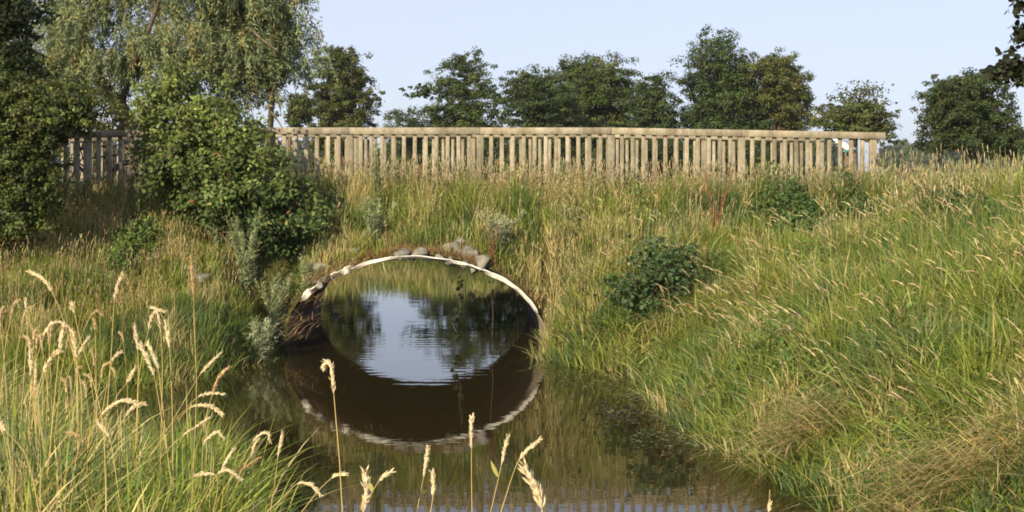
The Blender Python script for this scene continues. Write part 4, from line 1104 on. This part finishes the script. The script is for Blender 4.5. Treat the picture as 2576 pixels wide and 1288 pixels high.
def stalk(label, ctrl, nh, D, wpx, conv=z6, leaf=None, group="dry grass stalks in the foreground", hc=(.72, .60, .40), lean=0.0):
    """ctrl: from the head's tip down the stem; the first nh points belong to the head"""
    P = [at(*conv(x, y), D + lean * k / len(ctrl)) for k, (x, y) in enumerate(ctrl)]
    b = P[-1]; d = unit(P[-1] - P[-2]); gz = float(ground(np.array([b[0]]), np.array([b[1]]))[0])
    if b[2] > gz + .03:
        L = (b[2] - gz + .02) / max(-d[2], .35); end = b + d * L; end[2] = min(end[2], gz)
        P.append(end)
    p = spline(P, 8); ih = 8 * (nh - 1) + 1
    R = wpx * 1.12 / 2 / F * D
    o = root("grass_stalk", P[-1], label, "grass stalk", group)
    g = Geo(); tube(g, p[max(ih - 2, 0):], np.linspace(max(.0009, R * .12), max(.0014, R * .20), len(p) - max(ih - 2, 0)), 5); g.build("stem", M_DRYSTEM, o, True)
    hp = p[:ih]; t = np.linspace(0, 1, len(hp))
    g = Geo(); tube(g, hp, R * .5 * np.sin(np.pi * (.06 + .86 * t)) ** .6 * (1 + .2 * np.sin(t * 31)), 6, jit(hc, 1, .05, .02))
    Lh = np.linalg.norm(np.diff(hp, axis=0), axis=1).sum(); m = int(np.clip(Lh / (R * .11), 80, 320))
    tt = rng.uniform(0, 1, m) * (len(hp) - 1.01); i0 = tt.astype(int); C = hp[i0] + (hp[i0 + 1] - hp[i0]) * (tt - i0)[:, None]
    T = unit(hp[i0] - hp[i0 + 1]); rad = unit(np.cross(T, rng.normal(size=(m, 3))))
    env = np.sin(np.pi * (.06 + .86 * tt / (len(hp) - 1))) ** .55
    leaves(g, C + rad * (R * .35 * env)[:, None], np.cross(T, rad) + rng.normal(0, .3, (m, 3)), R * 1.7 * rng.uniform(.5, 1.25, m), jit(hc, m, .2, .05), axis_=T + rad * .38, width=.26)
    g.build("seed_head", M_STRAW, o)
    if leaf is not None:
        g = Geo(); q_ = [at(*conv(x, y), D) for x, y in leaf]; s = spline(q_, 6); w = R * .9 * np.sin(np.pi * np.linspace(.12, 1, len(s)))
        side = unit(np.cross(np.gradient(s, axis=0), np.array([.3, 1., .2])))
        V = np.stack([s - side * w[:, None], s + side * w[:, None]], 1).reshape(-1, 3); i = np.arange(len(s) - 1) * 2
        g.add(V, [np.stack([i, i + 1, i + 3, i + 2], 1)], (.42, .40, .12)); g.build("leaf", M_GRASS, o)
    return o


S = stalk
S("tall stalk with a long arching head bent left, upper left of the foreground", [(140, 148), (205, 185), (245, 245), (285, 335), (330, 480), (378, 660), (388, 800), (385, 1000)], 3, 5.6, 11)
S("tall straight stalk with a plump pale head left of the pair of drooping heads", [(580, 162), (558, 215), (542, 290), (530, 480), (520, 640), (505, 830), (500, 930)], 3, 5.6, 11)
S("tallest stalk with a slim brown upright head reaching the rubble stones", [(904, 78), (910, 170), (916, 265), (922, 450), (930, 700), (920, 1000), (906, 1288)], 3, 5.0, 9, hc=(.50, .35, .17))
S("slanting stalk with a short knobbed head crossing the foreground to lower right", [(343, 300), (346, 325), (354, 350), (380, 470), (435, 650), (485, 860), (498, 1080), (502, 1300)], 3, 4.6, 12)
S("stalk whose pale head curls over to the left at its tip", [(715, 318), (740, 330), (752, 370), (758, 415), (768, 560), (768, 700), (764, 880)], 4, 5.7, 9)
S("drooping head just behind the curled pale one, bent to the right", [(785, 338), (742, 336), (715, 372), (703, 425), (672, 560), (655, 700), (650, 930)], 4, 5.9, 10)
S("upright head left of the drooping pair, with a small side tuft", [(634, 402), (645, 460), (653, 525), (655, 640), (650, 780)], 3, 6.0, 11)
S("pale slanting head leaning left below the drooping pair", [(662, 490), (696, 560), (730, 645), (755, 780), (775, 900), (792, 1010)], 3, 5.5, 12)
S("short slanting head right of the pale slanting one", [(697, 480), (725, 545), (750, 615), (765, 740), (780, 880)], 3, 5.8, 12)
S("upright thick head just right of the curled pale one", [(782, 385), (792, 445), (803, 520), (810, 640), (816, 820), (822, 1290)], 3, 5.6, 12)
S("thick stalk with a plump head slightly bent left, under the arching one", [(305, 405), (293, 450), (281, 520), (268, 660), (255, 790), (240, 960)], 3, 5.0, 14)
S("upright pale head beside the plump bent one", [(343, 425), (352, 490), (361, 560), (368, 700), (370, 960)], 3, 5.6, 12)
S("side head leaning right out of the upright pale head", [(422, 455), (395, 500), (372, 545), (366, 640), (362, 900)], 3, 5.7, 9)
S("upright narrow head near the left edge", [(140, 490), (143, 560), (147, 650), (158, 760), (172, 960)], 3, 5.6, 11)
S("head bowed to the left, low beside the upright narrow one", [(292, 522), (250, 548), (203, 632), (180, 720), (150, 880)], 3, 5.4, 13)
S("small upright head left of the bowed one", [(170, 592), (168, 650), (165, 722), (170, 850)], 3, 5.8, 9)
S("arched head crossing behind the thick bent stalk", [(300, 392), (252, 392), (222, 425), (203, 465), (160, 620), (140, 800)], 4, 6.0, 9)
S("two-pronged head leaning right at the edge of the foreground grass", [(1055, 527), (1000, 580), (945, 640), (905, 705), (850, 800), (780, 920), (725, 1000)], 3, 5.9, 9)
S("loose brown head leaning right over the water", [(1085, 602), (1035, 655), (1005, 735), (985, 800), (965, 900), (956, 1090)], 3, 6.0, 11, hc=(.55, .40, .22))
S("nearly level head pointing right, above the bowed pale one", [(1065, 732), (1000, 725), (935, 745), (870, 810), (800, 885), (690, 1000)], 3, 6.0, 9)
S("bowed pale head hanging to the right over the water", [(1052, 826), (1005, 790), (950, 782), (895, 797), (840, 860), (760, 960)], 4, 5.8, 11)
S("small grey-brown head upright above the bowed ones", [(642, 605), (620, 640), (600, 675), (560, 730), (510, 830)], 3, 6.2, 10)
S("bushy head bent over to the right, centre of the grass", [(685, 775), (635, 790), (590, 842), (560, 900), (520, 1000)], 3, 5.6, 12)
S("long bowed head left of the bushy one", [(640, 768), (580, 760), (525, 790), (478, 832), (440, 900)], 4, 5.6, 12)
S("upper of the two straight heads slanting over dark water", [(1000, 835), (930, 885), (868, 925), (790, 1000), (700, 1110)], 3, 5.7, 10)
S("loop-shaped head with bent tip at the edge of the water", [(1060, 938), (1030, 910), (990, 935), (962, 975), (955, 1100)], 4, 5.5, 9)
S("big arching head hooked at its tip, rightmost of the grass clump", [(1278, 955), (1272, 920), (1240, 915), (1195, 960), (1150, 1040), (1085, 1140), (1000, 1288)], 4, 5.2, 9)
S("second strand hanging under the big hooked head", [(1222, 940), (1200, 985), (1190, 1035), (1150, 1110), (1080, 1240)], 3, 5.3, 9)
S("slim upright head standing alone right of the hooked one", [(1336, 908), (1328, 965), (1316, 1030), (1300, 1160), (1280, 1290)], 3, 5.2, 10)
S("feathery head leaning right below the hooked one", [(1106, 992), (1075, 1040), (1045, 1100), (1000, 1180), (950, 1290)], 3, 5.2, 10)
S("nearly level head bent left near the bottom of the clump", [(925, 1112), (970, 1106), (1020, 1115), (1030, 1180), (1010, 1290)], 3, 5.0, 10)
S("flat arched head below the feathery one", [(1140, 1132), (1085, 1092), (1030, 1108), (985, 1180), (930, 1290)], 3, 5.0, 9)
S("thin reddish head slanting right near the lower edge of the water", [(1232, 1030), (1170, 1070), (1120, 1102), (1060, 1180), (1000, 1290)], 3, 5.2, 7, hc=(.45, .28, .15))
S("stiff dead stalk with a broken bent head in the lower grass", [(465, 862), (490, 895), (518, 935), (540, 1050), (560, 1190)], 3, 4.8, 11)
S("small bowed head above the slanting stalk's middle", [(488, 356), (455, 338), (425, 370), (398, 425), (350, 560)], 3, 6.1, 7, hc=(.5, .36, .2))
S("short pale head beside the tall straight stalk", [(575, 530), (550, 548), (530, 578), (505, 700), (480, 840)], 3, 6.0, 9)
S("short upright head near the upper left edge", [(120, 280), (124, 310), (128, 345), (130, 420), (120, 560)], 3, 6.3, 9)
S("bowed dark head in the lower left grass", [(320, 915), (350, 920), (380, 940), (360, 1040), (340, 1150)], 3, 5.0, 10, hc=(.5, .36, .18))
S("thick yellow dead stalk leaning right at the left edge", [(-12, 850), (30, 905), (110, 1000), (140, 1080), (165, 1180), (185, 1290)], 2, 4.4, 12)
S("pair-mate of the yellow dead stalk, nearly upright", [(5, 870), (15, 920), (32, 1000), (50, 1120), (60, 1250)], 2, 4.6, 10)
# stalks in front of the water, middle bottom
C7 = dict(conv=z7)
S("tall stalk with a curled knobbed head in front of the dark culvert water", [(545, 300), (562, 276), (586, 300), (594, 370), (604, 475), (618, 640), (640, 900), (660, 1240)], 5, 4.6, 15, **C7)
S("slim upright stalk in front of the lip's reflection", [(1493, 620), (1489, 700), (1491, 835), (1491, 1000), (1494, 1240)], 3, 5.0, 12, **C7)
S("leaning stalk with a side shoot, left of the slim upright one", [(1212, 820), (1200, 900), (1182, 1015), (1160, 1120), (1138, 1240)], 3, 5.0, 11, leaf=[(1162, 1120), (1185, 1105), (1204, 1096)], **C7)
S("stalk leaning right with a narrow yellow leaf", [(1725, 745), (1708, 820), (1683, 935), (1655, 1060), (1614, 1240)], 3, 5.0, 11, leaf=[(1660, 1008), (1635, 955), (1614, 903)], **C7)
S("stalk bent far right with a drooping straight head", [(1932, 767), (1860, 830), (1795, 905), (1745, 1030), (1680, 1240)], 3, 5.0, 12, **C7)
S("big blurred near head leaning left at the bottom edge", [(1828, 942), (1875, 1020), (1915, 1110), (1945, 1215), (1950, 1300)], 4, 3.4, 30, **C7)
S("stout upright head cut by the bottom edge", [(808, 980), (814, 1050), (812, 1140), (795, 1245), (790, 1290)], 4, 4.2, 22, **C7)
S("small slanting head right of the stout one", [(982, 974), (935, 1000), (890, 1045), (835, 1140), (790, 1240)], 3, 4.8, 12, leaf=[(850, 1105), (842, 1070), (828, 1040)], **C7)
S("short upright head with its base near the bottom edge", [(1236, 975), (1246, 1050), (1243, 1135), (1236, 1185), (1228, 1240)], 3, 4.8, 12, **C7)
S("long arching head bent right across the curled stalk's stem", [(688, 995), (640, 993), (590, 1018), (500, 1105), (395, 1240)], 3, 5.0, 11, **C7)
S("head bowed over to the right, lowest of the arching ones", [(520, 1130), (455, 1060), (370, 1055), (290, 1130), (170, 1240)], 3, 5.0, 11, **C7)
S("tiny pale head tip at the bottom right edge", [(2778 * .0 + 3420, 1178), (3416, 1200), (3412, 1240), (3410, 1290)], 3, 4.0, 9, conv=lambda x, y: ((x - 3420) / 1.7 + 1938, (1200 + y / 1.7173) / 1.4907))
# thinner, indistinguishable ones deeper in the clump
for k in range(24):
    x = rng.uniform(0, 640); y = rng.uniform(330, 760) if x > 120 else rng.uniform(250, 700)
    s_ = rng.choice([-1, 1]); d1, d2 = rng.uniform(5, 45) * s_, rng.uniform(55, 95)
    S("thin straw-coloured stalk standing deep in the crowded lower left grass", [(x + d1, y - d2 * .2), (x + d1 * .3, y - d2 * .1 + 10), (x, y + d2 * .7), (x - d1 * .6, y + 190), (x - d1, y + 360)], 3, rng.uniform(5.8, 7.2), rng.uniform(6, 9.5), group="thin stalks deep in the foreground clump", hc=(.55, .42, .24))

# ------------------------------------------------------------------ air
m, n_, l_, p_ = new_mat("air")
n_.remove(p_); vol = n_.new("ShaderNodeVolumePrincipled"); vol.inputs["Density"].default_value = .0002; vol.inputs["Color"].default_value = (.92, .95, 1.0, 1); vol.inputs["Anisotropy"].default_value = .2
l_.new(vol.outputs[0], n_["Material Output"].inputs["Volume"])
g = Geo(); box(g, (-3300, -300, -1.8), (3300, 3800, 40)); tag(g.build("haze", m), kind="stuff")
